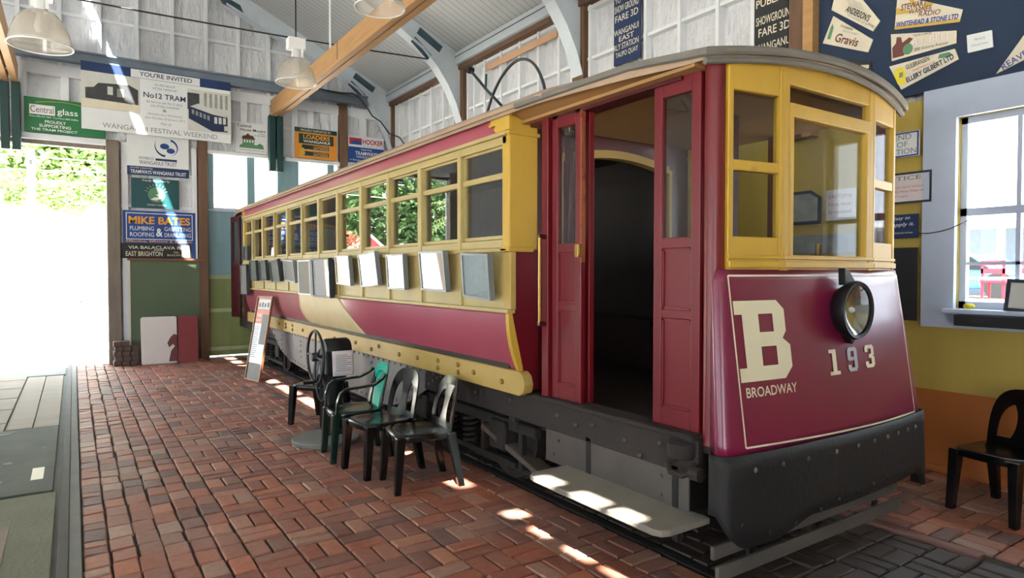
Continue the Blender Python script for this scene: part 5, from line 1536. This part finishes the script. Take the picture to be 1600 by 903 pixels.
letters(o, mx, 'Gravis', P(3.34, 3.735), P(3.13, 3.625), 0.075, 'ink_brown', bold=0.02)
letters(o, mx, 'Invaluable', P(3.28, 3.85), P(3.17, 3.78), 0.025, 'ink_black')
letters(o, mx, 'SCOTCH WHISKY', P(3.26, 3.80), P(3.12, 3.72), 0.018, 'ink_grey')
patch(o, mx, 'bottle', [P(3.405, 3.775), P(3.375, 3.765), P(3.345, 3.86), P(3.355, 3.90), P(3.375, 3.865)], 'ink_green')
o, mx, P = rsign('paper_fan', 'cream fan shaped advertisement with gold rays and a blue bottom line', 'advertisement', [(2.81, 3.68), (2.32, 3.59), (2.30, 3.68), (2.79, 3.96)], 'sign_cream', **K)
for q in ([(2.81, 3.68), (2.32, 3.59), (2.32, 3.615), (2.808, 3.71)], [(2.62, 3.77), (2.72, 3.92), (2.66, 3.885)], [(2.62, 3.77), (2.56, 3.83), (2.50, 3.795)], [(2.64, 3.77), (2.80, 3.86), (2.797, 3.80)]):
    patch(o, mx, 'gold_ray', [P(*v) for v in q], 'ink_gold', 0.0142)
letters(o, mx, 'STEWART', P(2.76, 3.82), P(2.56, 3.80), 0.05, 'ink_brown', bold=0.025)
letters(o, mx, 'WARNER', P(2.70, 3.77), P(2.52, 3.745), 0.045, 'ink_brown', bold=0.008)
letters(o, mx, 'RADIO', P(2.62, 3.725), P(2.46, 3.695), 0.04, 'ink_brown', bold=0.008)
letters(o, mx, 'WHITEHEAD & STONE LTD', P(2.80, 3.695), P(2.33, 3.615), 0.042, 'ink_blue', bold=0.03)
o, mx, P = rsign('paper_fan', 'cream fan shaped advertisement with a brown coated figure and green globe', 'advertisement', [(2.83, 3.42), (2.34, 3.43), (2.34, 3.53), (2.84, 3.65)], 'sign_cream', **K)
letters(o, mx, 'R.J. BELL', P(2.66, 3.49), P(2.38, 3.47), 0.06, 'ink_pink', bold=0.03); letters(o, mx, 'R.J. BELL', P(2.66, 3.49), P(2.38, 3.47), 0.06, 'ink_white', w=0.0175, bold=0.004)
letters(o, mx, '200 Victoria Avenue', P(2.65, 3.452), P(2.40, 3.442), 0.025, 'ink_black')
letters(o, mx, 'TAILOR & MERCER', P(2.66, 3.575), P(2.52, 3.555), 0.018, 'ink_black')
patch(o, mx, 'figure', [P(2.82, 3.44), P(2.73, 3.44), P(2.70, 3.52), P(2.66, 3.56), P(2.69, 3.58), P(2.745, 3.55), P(2.755, 3.60), P(2.79, 3.61), P(2.795, 3.56), P(2.825, 3.53)], 'ink_brown')
patch(o, mx, 'globe', [P(2.70 + 0.04 * math.cos(2 * PI * k / 18), 3.485 + 0.045 * math.sin(2 * PI * k / 18)) for k in range(18)], 'ink_green', 0.0155)
o, mx, P = rsign('paper_fan', 'cream fan shaped advertisement with a yellow mark at its lower corner', 'advertisement', [(2.75, 3.16), (2.32, 3.30), (2.35, 3.39), (2.85, 3.38)], 'sign_cream', **K)
letters(o, mx, 'ELLERY GILBERT LTD', P(2.70, 3.205), P(2.35, 3.312), 0.045, 'ink_navy', bold=0.03)
letters(o, mx, 'GULBRANSEN', P(2.71, 3.315), P(2.53, 3.345), 0.04, 'ink_black', bold=0.004)
letters(o, mx, 'THE BEST RADIO IN CLASS', P(2.66, 3.285), P(2.49, 3.32), 0.016, 'ink_red')
patch(o, mx, 'yellow_mark', [P(2.775, 3.21), P(2.715, 3.20), P(2.715, 3.31), P(2.745, 3.345), P(2.79, 3.345), P(2.81, 3.30)], 'ink_yellow')
patch(o, mx, 'radio_set', [P(2.765, 3.26), P(2.735, 3.265), P(2.735, 3.305), P(2.765, 3.305)], 'ink_grey', 0.0156)
patch(o, mx, 'fish', [P(2.47, 3.345), P(2.40, 3.335), P(2.36, 3.345), P(2.39, 3.375), P(2.46, 3.375)], 'ink_green')
o, mx, P = rsign('small_notice', 'small blank looking white notice pinned right of the fan shaped papers', 'notice', [(2.26, 3.33), (2.09, 3.33), (2.10, 3.46), (2.27, 3.47)], 'sign_white', **K)
letters(o, mx, 'PRIVATE', P(2.215, 3.41), P(2.145, 3.405), 0.018, 'ink_grey'); letters(o, mx, 'COLLECTION', P(2.235, 3.37), P(2.125, 3.365), 0.014, 'ink_grey')
o, mx, P = rsign('paper_fan', 'tilted cream advertisement with a blue heading over the window corner', 'advertisement', [(2.07, 3.12), (1.72, 3.24), (1.72, 3.42), (1.90, 3.36)], 'sign_cream', **K)
letters(o, mx, 'REAVES', P(2.02, 3.135), P(1.84, 3.22), 0.05, 'ink_blue', bold=0.01)
o, mx, P = rsign('paper_fan', 'small paper corner pinned at the top of the blue panel', 'advertisement', [(3.05, 4.12), (3.0, 4.10), (2.95, 4.16), (2.95, 4.3), (3.12, 4.3)], 'sign_cream', **K)
o, mx, P = rsign('framed_sign', 'dark framed sign half hidden behind the tram roof', 'sign', [(3.42, 3.34), (3.0, 3.34), (3.0, 3.46), (3.42, 3.62)], 'blind_black', **K)
patch(o, mx, 'pale_mark', [P(3.09, 3.41), P(3.02, 3.41), P(3.02, 3.44), P(3.09, 3.455)], 'ink_cream')
o, mx, P = rsign('tram_sign', 'white sign reading END OF SECTION beside the window', 'sign', [(2.96, 2.59), (2.60, 2.59), (2.60, 2.80), (2.96, 2.80)], 'sign_white', **K)
frame_strips(o, mx, 0.004, 0.004, 0.356, 0.206, 0.012, 'ink_blue')
letters(o, mx, 'END', P(2.80, 2.735), P(2.66, 2.735), 0.045, 'ink_grey'); letters(o, mx, 'OF', P(2.775, 2.675), P(2.69, 2.675), 0.045, 'ink_grey'); letters(o, mx, 'SECTION', P(2.89, 2.615), P(2.62, 2.615), 0.045, 'ink_grey')
o, mx, P = rsign('framed_notice', 'black framed white sheet headed NOTICE below the END OF SECTION sign', 'notice', [(3.02, 2.20), (2.50, 2.20), (2.50, 2.46), (3.02, 2.46)], 'paper_pink', **K)
frame_strips(o, mx, 0.0, 0.0, 0.52, 0.26, 0.018, 'frame_dark', 'frame')
letters(o, mx, 'NOTICE', P(2.93, 2.395), P(2.58, 2.395), 0.035, 'ink_grey', bold=0.01)
for k, s in enumerate(('Persons must not stand without', 'holding on the Rear Step of', 'this carriage')): letters(o, mx, s, P(2.96, 2.33 - 0.04 * k), P(2.56 + 0.12 * (k == 2), 2.33 - 0.04 * k), 0.022, 'ink_pink')
o, mx, P = rsign('small_sign', 'dark blue sign with white handwriting below the framed notice', 'sign', [(2.92, 1.91), (2.60, 1.91), (2.60, 2.11), (2.92, 2.11)], 'blind_blue', **K)
letters(o, mx, 'Easy to', P(2.80, 2.055), P(2.66, 2.06), 0.035, 'ink_white', shear=0.3); letters(o, mx, 'apply it.', P(2.80, 2.0), P(2.63, 2.005), 0.04, 'ink_white', shear=0.3); letters(o, mx, 'ENQUIRE WITHIN', P(2.78, 1.945), P(2.64, 1.945), 0.016, 'ink_cream')
o, mx, P = rsign('chalkboard', 'tall black board of faint writing on the yellow wall left of the window', 'board', [(2.98, 1.22), (2.60, 1.22), (2.60, 1.83), (2.98, 1.83)], 'chalkboard', **K)
for k in range(8): letters(o, mx, 'TRAM TIMES AND FARES', P(2.94, 1.76 - 0.066 * k), P(2.66, 1.76 - 0.066 * k), 0.02, 'blind_black')
# signs seen through the windscreen
o, mx, P = rsign('framed_sign', 'dark framed sign with an arched top seen through the windscreen', 'sign', [(3.85, 2.08), (3.45, 2.08), (3.45, 2.33), (3.55, 2.40), (3.75, 2.40), (3.85, 2.33)], 'frame_dark', **K)
patch(o, mx, 'panel', [P(3.82, 2.11), P(3.48, 2.11), P(3.48, 2.32), P(3.56, 2.37), P(3.74, 2.37), P(3.82, 2.32)], 'photo_grey')
o, mx, P = rsign('framed_sign', 'white printed sign beside the arched one behind the windscreen', 'sign', [(3.40, 2.10), (3.12, 2.10), (3.12, 2.38), (3.40, 2.38)], 'sign_white', **K)
for k, s in enumerate(('EASTERN', 'Fares must', 'be tendered')): letters(o, mx, s, P(3.37, 2.30 - 0.07 * k), P(3.16, 2.30 - 0.07 * k), 0.035, 'ink_pink')
o, mx, P = rsign('framed_sign', 'long grey sign below the arched one behind the windscreen', 'sign', [(3.90, 1.80), (3.12, 1.80), (3.12, 1.98), (3.90, 1.98)], 'photo_grey', **K)
# destination blinds on the white boarding
o, mx, P = rsign('destination_blind', 'hanging blue destination blind reading SHOW GROUND FARE 3D by the roof post', 'destination blind', [(6.30, 4.28), (5.82, 4.28), (5.82, 5.24), (6.30, 5.24)], 'blind_blue', 0.01)
for s, z, h, a, b in (('SHOW GROUND', 4.94, 0.085, 6.28, 5.85), ('FARE 3D', 4.82, 0.085, 6.27, 5.86), ('WANGANUI', 4.65, 0.075, 6.29, 5.85), ('EAST', 4.565, 0.065, 6.20, 5.93), ('RLY STATION', 4.465, 0.075, 6.29, 5.85), ('TAUPO QUAY', 4.36, 0.075, 6.26, 5.86), ('TO', 5.06, 0.06, 6.27, 6.17)):
    letters(o, mx, s, P(a, z), P(b, z), h, 'ink_cream', bold=0.008)
o, mx, P = rsign('destination_blind', 'dark destination blind reading SHOWGROUND beside the brown posts over the tram roof', 'destination blind', [(4.20, 3.70), (3.82, 3.70), (3.82, 4.60), (4.20, 4.60)], 'blind_black', 0.01)
for s, z, h, a, b in (('SHOWGROUND', 4.13, 0.085, 4.18, 3.76), ('FARE 3D', 4.01, 0.085, 4.15, 3.80), ('WANGANUI', 3.86, 0.08, 4.18, 3.78), ('EAST', 3.77, 0.07, 4.08, 3.88), ('PUBLIC', 4.31, 0.08, 4.18, 3.86)):
    letters(o, mx, s, P(a, z), P(b, z), h, 'ink_cream', bold=0.01)

# window ledge things, wires
single(MB().box(5.66, 0.7, 1.21, 5.80, 2.27, 1.295), 'dark_box', 'chalkboard', 'long dark flat box on the wall under the window sill', 'box', loc=(5.73, 1.5, 1.21), bev=0.005)
t = thing('framed_picture', 'small dark framed picture standing on the window sill', 'picture frame', (5.76, 1.86, 1.335))
mx = Matrix.Translation((5.78, 1.98, 1.335)) @ Matrix(((0, 0, -1, 0), (-1, 0, 0, 0), (0, 1, 0, 0), (0, 0, 0, 1))) @ Matrix.Rotation(-0.10, 4, 'X') @ Matrix.Rotation(-0.06, 4, 'Z')
f = MB(mx); f.box(0, 0, 0, 0.025, 0.24, 0.02).box(0.255, 0, 0, 0.28, 0.24, 0.02).box(0.025, 0, 0, 0.255, 0.025, 0.02).box(0.025, 0.215, 0, 0.255, 0.24, 0.02); f.build('frame', 'frame_dark', t)
MB(mx).box(0.025, 0.025, 0.004, 0.255, 0.215, 0.012).build('print', 'photo_light', t)
single(MB().sphere((5.75, 2.20, 1.36), 0.028, sx=1.0, sy=1.5, sz=0.8), 'yellow_flower', 'ink_yellow', 'little yellow flower head lying on the window sill', 'flower', loc=(5.75, 2.20, 1.335), smooth=True)
single(MB().tube([(5.80, 2.62, 1.945), (5.77, 2.50, 1.94), (5.74, 2.40, 1.95), (5.72, 2.32, 1.97), (5.70, 2.24, 2.0), (5.70, 2.20, 2.02)], 0.004, 6), 'loose_wire', 'cable', 'thin dark wire sagging across the window casing', 'wire', loc=(5.8, 2.6, 1.94))
single(MB().tube([(4.0, 13.24, 5.36), (4.6, 13.24, 5.34), (4.9, 13.24, 5.37), (5.05, 13.24, 5.30), (5.2, 13.22, 5.12), (5.32, 13.22, 4.95), (5.5, 13.2, 4.85), (5.7, 13.2, 4.62), (5.8, 12.9, 4.50), (5.86, 12.6, 4.2), (5.86, 12.4, 3.9)], 0.014, 6), 'loose_cable', 'cable', 'black cable looping from the steel beam into the back corner', 'cable', loc=(5, 13.24, 5.3), smooth=True)
# pipe hanging to the timber beam
single(MB().tube([(3.36, 10.05, 5.0), (3.36, 10.05, roof_z(3.36))], 0.016, 8), 'hanging_rod', 'lamp_white', 'thin pale rod hanging from the ceiling to the long timber beam', 'rod', loc=(3.36, 10.05, 5.0), smooth=True)

# ------------------------------------------------------------ timber runway beams and their green posts
for x0, lab, lab2 in ((3.25, 'long pale timber beam running overhead towards the right back windows', 'dark green steel post under the end of the timber beam near the back windows'),
                      (-0.92, 'long pale timber beam above the open doorway', 'dark green steel post hanging over the open doorway')):
    t = thing('timber_beam', lab, 'beam', (x0 + 0.11, 6.6, 4.70), group='overhead timber beams')
    for k, dx in enumerate((0.0, 0.125)):
        MB().box(x0 + dx, 0.0, 4.70 + 0.01 * k, x0 + dx + 0.095, 13.3, 5.0).build('plank', 'timber', t, bev=0.004, seg=1)
    for yy in (2.0, 5.0, 9.4, 12.6):
        MB().box(x0 + 0.09, yy, 4.75, x0 + 0.13, yy + 0.15, 4.95).build('spacer', 'timber', t)
    MB().box(x0 - 0.004, 9.4, 4.74, x0 + 0.002, 9.415, 5.0).build('joint_strap', 'cable', t)
    t = thing('steel_post', lab2, 'post', (x0 + 0.11, 13.37, 3.6))
    for dx in (-0.02, 0.125):
        MB().box(x0 + dx, 13.30, 3.62, x0 + dx + 0.115, 13.45, 4.72).build('channel', 'green_steel', t, bev=0.005, seg=1)

# ------------------------------------------------------------ pendant lamps
def pendant(x, y, z, label):
    t = thing('pendant_lamp', label, 'lamp', (x, y, z), group='clear bell pendant lamps')
    prof = [(0.228, 0.0), (0.222, 0.03), (0.205, 0.11), (0.175, 0.19), (0.125, 0.255), (0.075, 0.285), (0.05, 0.29)]
    sh = MB().lathe(prof, (x, y, z), 'z', 40).build('lamp_shade', 'acrylic', t, smooth=True, angle=80)
    so = sh.modifiers.new('thick', 'SOLIDIFY'); so.thickness = 0.004
    MB().torus((x, y, z), 0.229, 0.0055, 'z', 40, 6).build('rim', 'lamp_white', sh, smooth=True)
    MB().lathe([(0.0, 0.10), (0.03, 0.11), (0.045, 0.16), (0.03, 0.23), (0.022, 0.29), (0.0, 0.29)], (x, y, z), 'z', 16).build('bulb', 'lamp_white', t, smooth=True)
    MB().lathe([(0.0, 0.285), (0.055, 0.285), (0.05, 0.33), (0.045, 0.385), (0.0, 0.385)], (x, y, z), 'z', 20).build('neck', 'lamp_white', t, smooth=True, angle=40)
    MB().box(x - 0.10, y - 0.07, z + 0.385, x + 0.10, y + 0.07, z + 0.52).build('ballast_box', 'lamp_white', t, bev=0.012)
    for s in (-1, 1): MB().box(x + s * 0.05 - 0.012, y - 0.08, z + 0.29, x + s * 0.05 + 0.012, y - 0.06, z + 0.40).build('clip', 'lamp_white', t)
    zz = roof_z(x)
    MB().tube([(x, y, z + 0.52), (x, y, zz)], 0.008, 6).build('chain', 'iron', t)
pendant(-0.20, 6.71, 3.50, 'pendant lamp above the doorway side, beside the left timber beam')
pendant(2.20, 7.80, 3.84, 'pendant lamp in front of the gable studs, hung on a chain')
pendant(2.38, 5.72, 4.06, 'pendant lamp cut by the picture top, in front of the right timber beam')

# ------------------------------------------------------------ left track: rail, kerb, pit covers
single(MB().box(-0.10, Y0, -0.03, -0.045, 15.5, 0.006), 'tram_rail', 'rail_steel', 'steel rail running along the edge of the bricks out through the doorway', 'rail', loc=(-0.07, 5, 0), bev=0.006)
struct(MB().box(-0.045, Y0, -0.03, 0.018, 13.7, 0.002), 'trim_90', 'concrete', bev=0.004, seg=1)
t = thing('pit_cover', 'greenish concrete pit cover with an inset timber panel beside the rail', 'pit cover', (-1.2, 3.5, -0.03))
MB().box(-2.2, 0.2, -0.03, -0.125, 5.86, 0.0).build('slab', 'concrete_green', t, bev=0.006, seg=1)
MB().box(-2.1, 2.2, -0.02, -0.36, 5.2, 0.004).build('timber_panel', 'pit_board', t)
for x, y in ((-0.46, 5.05), (-0.45, 4.85), (-0.62, 4.75), (-0.55, 4.5)): MB().box(x - 0.05, y - 0.03, 0.004, x + 0.05, y + 0.02, 0.007).build('glint_paint_mark', 'ink_gold', t)
t = thing('pit_cover', 'dark mottled steel pit cover between concrete and planks', 'pit cover', (-1.2, 7.0, -0.03))
MB().box(-2.2, 5.90, -0.03, -0.15, 8.36, 0.006).build('plate', 'pit_plate', t, bev=0.005, seg=1)
MB().box(-0.30, 6.25, 0.006, -0.22, 6.62, 0.009).build('glint_paint_mark', 'sign_cream', t)
for x, y, w_, l_ in ((-0.62, 8.15, 0.22, 0.07), (-0.95, 7.95, 0.3, 0.06), (-0.55, 6.3, 0.16, 0.10), (-0.72, 6.15, 0.12, 0.06), (-0.48, 6.9, 0.07, 0.08), (-0.60, 7.15, 0.08, 0.05)):  # light glints on the plate, put in as pale patches
    mb = MB(Matrix.Translation((x, y, 0)) @ Matrix.Rotation(rnd.uniform(-0.3, 0.3), 4, 'Z'))
    mb.prism([(-w_ / 2, -l_ / 3), (w_ / 3, -l_ / 2), (w_ / 2, l_ / 4), (0, l_ / 2), (-w_ / 2, l_ / 3)], 0.006, 0.009, 'z')
    mb.build('glint_paint_mark', 'concrete', t)
t = thing('pit_cover', 'planked timber pit cover nearest the doorway', 'pit cover', (-1.2, 10.5, -0.03))
y = 8.40
k = 0
while y < 12.5:
    MB().box(-2.2, y + 0.005, -0.03, -0.62, y + 0.42, -0.002 + 0.003 * (k % 2)).build('plank', 'pit_board', t, bev=0.004, seg=1); y += 0.43; k += 1
MB().box(-0.60, 8.42, -0.03, -0.38, 12.5, 0.0).build('edge_plank', 'pit_board', t, bev=0.004, seg=1)
MB().box(-0.37, 8.42, -0.03, -0.15, 12.5, -0.002).build('edge_plank', 'pit_board', t, bev=0.004, seg=1)

# ------------------------------------------------------------ outside the back doorway
def leaves(mb, c, rx, ry, rz, n, size, r_=rnd):
    for _ in range(n):
        while True:
            p = Vector((r_.uniform(-1, 1), r_.uniform(-1, 1), r_.uniform(-1, 1)))
            if 0.25 < p.length < 1: break
        q = Vector((c[0] + p.x * rx, c[1] + p.y * ry, c[2] + p.z * rz))
        a = Vector((r_.gauss(0, 1), r_.gauss(0, 1), r_.gauss(0, 0.6))).normalized(); b = a.cross(Vector((r_.gauss(0, 1), r_.gauss(0, 1), r_.gauss(0, 1)))).normalized()
        s = size * r_.uniform(0.6, 1.4)
        mb.add([q - a * s, q + b * s * 0.5, q + a * s, q - b * s * 0.5], [(0, 1, 2, 3)])
def tree(x, y, h, crown, n, size, lm, label, name='leafy_tree', group='trees beyond the doorway'):
    t = thing(name, label, 'tree', (x, y, -0.1), group=group)
    MB().tube([(x, y, -0.1), (x + 0.1, y, h * 0.4), (x, y + 0.1, h * 0.8)], [0.22, 0.16, 0.06], 8).build('trunk', 'bark', t, smooth=True)
    mb = MB()
    for cx_, cy_, cz_, rx, ry, rz in crown:
        leaves(mb, (x + cx_, y + cy_, cz_), rx, ry, rz, n, size)
    mb.build('crown', lm, t, recalc=False)
tree(0.4, 32.5, 8, [(0, 0, 6.4, 3.4, 1.8, 2.4), (-1.4, 0, 6.0, 2.2, 1.6, 2.0), (2.2, 0, 6.4, 2.4, 1.6, 2.2), (0.4, -0.8, 8.2, 3.0, 1.8, 1.8), (1.0, -1.0, 5.2, 3.4, 1.0, 1.3)], 3200, 0.19, 'leaf', 'broad pale green tree rising over the white glare block')
tree(-11.5, 39.5, 8, [(0, 0, 5, 3.5, 2, 4), (-3.5, 0, 4.5, 3, 2, 3.8), (3.2, 0, 4.6, 2.6, 2, 3.6)], 4500, 0.24, 'leaf_dark', 'dark green bushy tree left of the white glare block')
tree(-27.5, 42, 9, [(0, 0, 5, 4, 2, 4.2), (-3.5, 0, 5, 3, 2, 4), (3, 0, 4.6, 2.6, 2, 3.6)], 3500, 0.26, 'leaf_dark', 'dark green bushy tree farthest from the white glare block')
tree(-5.0, 35.0, 8, [(0, 0, 5, 1.9, 1.3, 4), (0.3, -0.3, 3.2, 1.9, 1.0, 2.6)], 4500, 0.20, 'leaf', 'light green tree close beside the white glare block')
tree(-4.6, 27.5, 3, [(0, 0, 2.6, 0.9, 0.8, 0.9)], 700, 0.09, 'leaf_rust', 'rust red shrub in front of the green trees', 'rust_shrub', 'shrubs beyond the doorway')
tree(-10.3, 24.6, 3, [(0, 0, 2.3, 0.9, 0.8, 0.8)], 700, 0.09, 'leaf_rust', 'rust red shrub beside the white sunshade', 'rust_shrub', 'shrubs beyond the doorway')
def cycad(x, y, z, L, n, lm, label):
    t = thing('palm_plant', label, 'palm', (x, y, -0.1), group='palms beyond the doorway')
    MB().tube([(x, y, -0.1), (x, y, z)], [0.16, 0.12], 8).build('trunk', 'bark', t)
    for k in range(n):
        a = 2 * PI * k / n + rnd.uniform(-0.2, 0.2); e = rnd.uniform(0.3, 1.1)
        mb = MB(); pts = []
        for j in range(11):
            u = j / 10
            pts.append(Vector((x + math.cos(a) * L * u * math.cos(e * (1 - 0.5 * u)), y + math.sin(a) * L * u * math.cos(e * (1 - 0.5 * u)), z + L * (math.sin(e) * u - 0.65 * u * u))))
        mb.tube(pts, 0.012, 4)
        sd = Vector((-math.sin(a), math.cos(a), 0))
        for j in range(1, 10):
            for m_ in (0.0, 0.5):
                p = pts[j].lerp(pts[j + 1], m_); d_ = (pts[j + 1] - pts[j]).normalized()
                w_ = 0.34 * math.sin(PI * min(1, (j + m_) / 10.5)) + 0.05
                for s in (-1, 1):
                    q = p + sd * s * w_ + d_ * 0.12 - Vector((0, 0, 0.08))
                    mb.add([p - d_ * 0.022, p + d_ * 0.022, q], [(0, 1, 2)])
        mb.build('frond', lm, t, recalc=False)
cycad(-3.3, 25.3, 2.2, 1.6, 18, 'leaf_blue', 'blue green palm nearest the white glare block')
cycad(-5.2, 22.6, 1.8, 1.4, 18, 'leaf_blue', 'blue green palm in the middle of the garden')
cycad(-8.0, 21.2, 1.8, 1.5, 18, 'leaf', 'bright green palm farthest along the garden')
cycad(-5.4, 17.6, 3.3, 1.9, 16, 'leaf', 'tall bright green palm close to the shed')
t = thing('softener', 'leafy creeper added to blur the top edge of the white glare block', 'softener', (0.6, 26.8, -0.1))  # leaves added to soften the hard top edge of the white block
mb = MB()
for k in range(26):
    x = -1.9 + 0.21 * k; d_ = rnd.uniform(0.2, 1.0)
    leaves(mb, (x, 26.62, 4.5 - d_ * 0.5), 0.30, 0.16, 0.25 + d_ * 0.5, 90, 0.10)
mb.build('foliage', 'leaf', t, recalc=False)
# white sunshade
t = thing('sunshade', 'white canvas sunshade on a pole in the garden', 'umbrella', (-7.6, 28, -0.1))
MB().tube([(-7.6, 28, -0.1), (-7.6, 28, 2.95)], 0.03).build('pole', 'lamp_white', t)
MB().lathe([(0.02, 2.98), (0.8, 2.68), (1.6, 2.35), (1.58, 2.30), (0.8, 2.62), (0.0, 2.92)], (-7.6, 28, 0), 'z', 8).build('canopy', 'canvas_white', t)
# red cottage
t = thing('cottage', 'small red cottage with a pale gabled roof among the trees', 'house', (-7.0, 31.0, -0.1))
MB().box(-7.6, 30.4, -0.1, -6.4, 31.4, 2.85).prism([(-7.6, 2.85), (-6.4, 2.85), (-7.0, 3.35)], 30.4, 31.4, 'y').build('wall', 'kiosk_red', t)
for s_ in ((-7.75, -7.0), (-6.25, -7.0)):
    MB().prism([(s_[0], 2.74), (s_[1], 3.38), (s_[1], 3.48), (s_[0], 2.84)], 30.2, 31.6, 'y').build('roof', 'canvas_white', t)
w_ = MB().box(-7.25, 30.34, 1.9, -6.75, 30.42, 2.75).build('window', 'sign_white', t); MB().box(-7.18, 30.32, 2.0, -6.82, 30.345, 2.68).build('pane', 'ink_green', w_)
t = thing('reflection_wall', 'low white wall added to whiten the reflections in the framed displays', 'wall', (-6.6, 19.1, -0.1))  # added white surface for the display glass to reflect
MB().box(-11.0, 19.0, -0.1, -2.3, 19.2, 1.85).build('panel', 'render_white', t, bev=0.01)
MB().box(-11.05, 18.95, 1.85, -2.25, 19.25, 1.93).build('coping', 'render_white', t, bev=0.01)
# white block added for the washed out glare beyond the doorway
t = thing('glare_block', 'plain white block added for the washed out glare across the yard', 'building', (1.4, 28, -0.1))
MB().box(-2.0, 27.0, -0.1, 5.0, 30.0, 4.25).build('wall', 'render_white', t)
MB().box(-2.1, 26.9, 4.25, 5.1, 30.1, 4.4).build('parapet', 'render_white', t)
t = thing('utility_pole', 'square grey concrete utility pole outside the doorway', 'pole', (-1.02, 24.5, -0.1))
MB().box(-1.12, 24.4, -0.1, -0.92, 24.6, 5.3).build('shaft', 'concrete', t, bev=0.01)
MB().box(-1.06, 24.3, 4.9, -0.98, 24.4, 5.0).build('bracket', 'iron', t)
single(MB().tube([(-6 + 0.8 * k, 24.3, 5.15 - 0.05 * math.sin(PI * k / 12)) for k in range(13)], 0.014, 5), 'overhead_wire', 'lamp_white', 'upper pale overhead wire crossing in front of the tree', 'wire', loc=(0, 24.3, 5.1))
single(MB().tube([(-6 + 0.8 * k, 24.2, 4.55 + 0.03 * k - 0.05 * math.sin(PI * k / 12)) for k in range(13)], 0.012, 5), 'overhead_wire', 'lamp_white', 'lower pale overhead wire crossing in front of the tree', 'wire', loc=(0, 24.2, 4.6))
t = thing('barrier_rail', 'grey slatted barrier beside the doorway jamb out in the yard', 'barrier', (0.5, 18, -0.1))
for z in (0.66, 0.82, 0.97): MB().box(0.05, 17.97, z, 1.3, 18.0, z + 0.09).build('slat', 'concrete', t)
for x in (0.1, 1.2): MB().box(x, 18.0, -0.1, x + 0.06, 18.06, 1.08).build('post', 'concrete', t)

# ------------------------------------------------------------ outside the right hand window
single(MB().box(14.0, -2.0, -0.1, 22, 10.0, 1.0), 'terrace', 'concrete', 'raised concrete terrace outside the right hand window', 'terrace', loc=(18, 4, -0.1))
t = thing('board_wall', 'low orange brown timber board edging the terrace', 'wall', (13.95, 4, -0.1))
for k in range(5): MB().box(13.92, -2.0, -0.1 + 0.25 * k, 13.99, 10.0, 0.14 + 0.25 * k).build('board', 'timber', t, bev=0.005, seg=1)
def red_chair(y, label):
    t = thing('red_chair', label, 'chair', (15.2, y, 1.0), group='red chairs on the terrace')
    MB().box(15.0, y - 0.22, 1.42, 15.42, y + 0.22, 1.47).build('seat', 'chair_red', t, bev=0.01)
    for dx in (0.02, 0.36):
        for dy in (-0.2, 0.16): MB().box(15.0 + dx, y + dy, 1.0, 15.04 + dx, y + dy + 0.04, 1.85 if dx < 0.1 else 1.42).build('leg', 'chair_red', t)
    for z in (1.60, 1.76): MB().box(15.02, y - 0.2, z, 15.05, y + 0.2, z + 0.10).build('backrest', 'chair_red', t)
for y, l in ((5.35, 'red chair nearest the blue car outside the window'), (4.75, 'red chair in the middle of the terrace row'), (4.2, 'red chair at the end of the terrace row')): red_chair(y, l)
t = thing('hand_rail', 'white pipe rail along the edge of the terrace', 'rail', (14.1, 4, 1.0))
MB().tube([(14.1, -1.5, 1.52), (14.1, 9.5, 1.52)], 0.02).build('rail', 'lamp_white', t)
for y in (-1.5, 2.1, 5.7, 9.3): MB().tube([(14.1, y, 1.0), (14.1, y, 1.52)], 0.02).build('post', 'lamp_white', t)
t = thing('parked_car', 'blue car parked beyond the terrace', 'car', (18, 7.0, 1.0))
body = [(5.2, 1.25), (5.25, 1.55), (6.0, 1.66), (6.5, 2.05), (7.9, 2.08), (8.5, 1.72), (9.0, 1.66), (9.05, 1.25)]
MB().prism(body, 17.2, 18.8, 'x').build('body', 'car_blue', t, bev=0.06)
MB().prism([(6.15, 1.68), (6.58, 2.0), (7.8, 2.02), (8.3, 1.72)], 17.185, 18.815, 'x').build('window', 'iron_dark', t)
for y in (6.0, 8.25):
    for x in (17.25, 18.75): MB().lathe([(0, x - 0.1), (0.3, x - 0.1), (0.32, x), (0.3, x + 0.1), (0, x + 0.1)], (0, y, 1.32), 'x', 20).build('wheel', 'tyre', t)
t = thing('veranda', 'grey shaded veranda building behind the terrace', 'building', (21, 4, 1.0))
MB().box(21.5, -3, 1.0, 22.5, 11, 2.9).build('wall', 'steel_blue', t)
MB().box(19.6, -3, 2.85, 22.6, 11, 2.98).build('roof', 'truss_white', t)
for y in (-1.0, 1.6, 4.2, 6.8, 9.4): MB().box(19.7, y, 1.0, 19.85, y + 0.15, 2.86).build('post', 'truss_white', t)
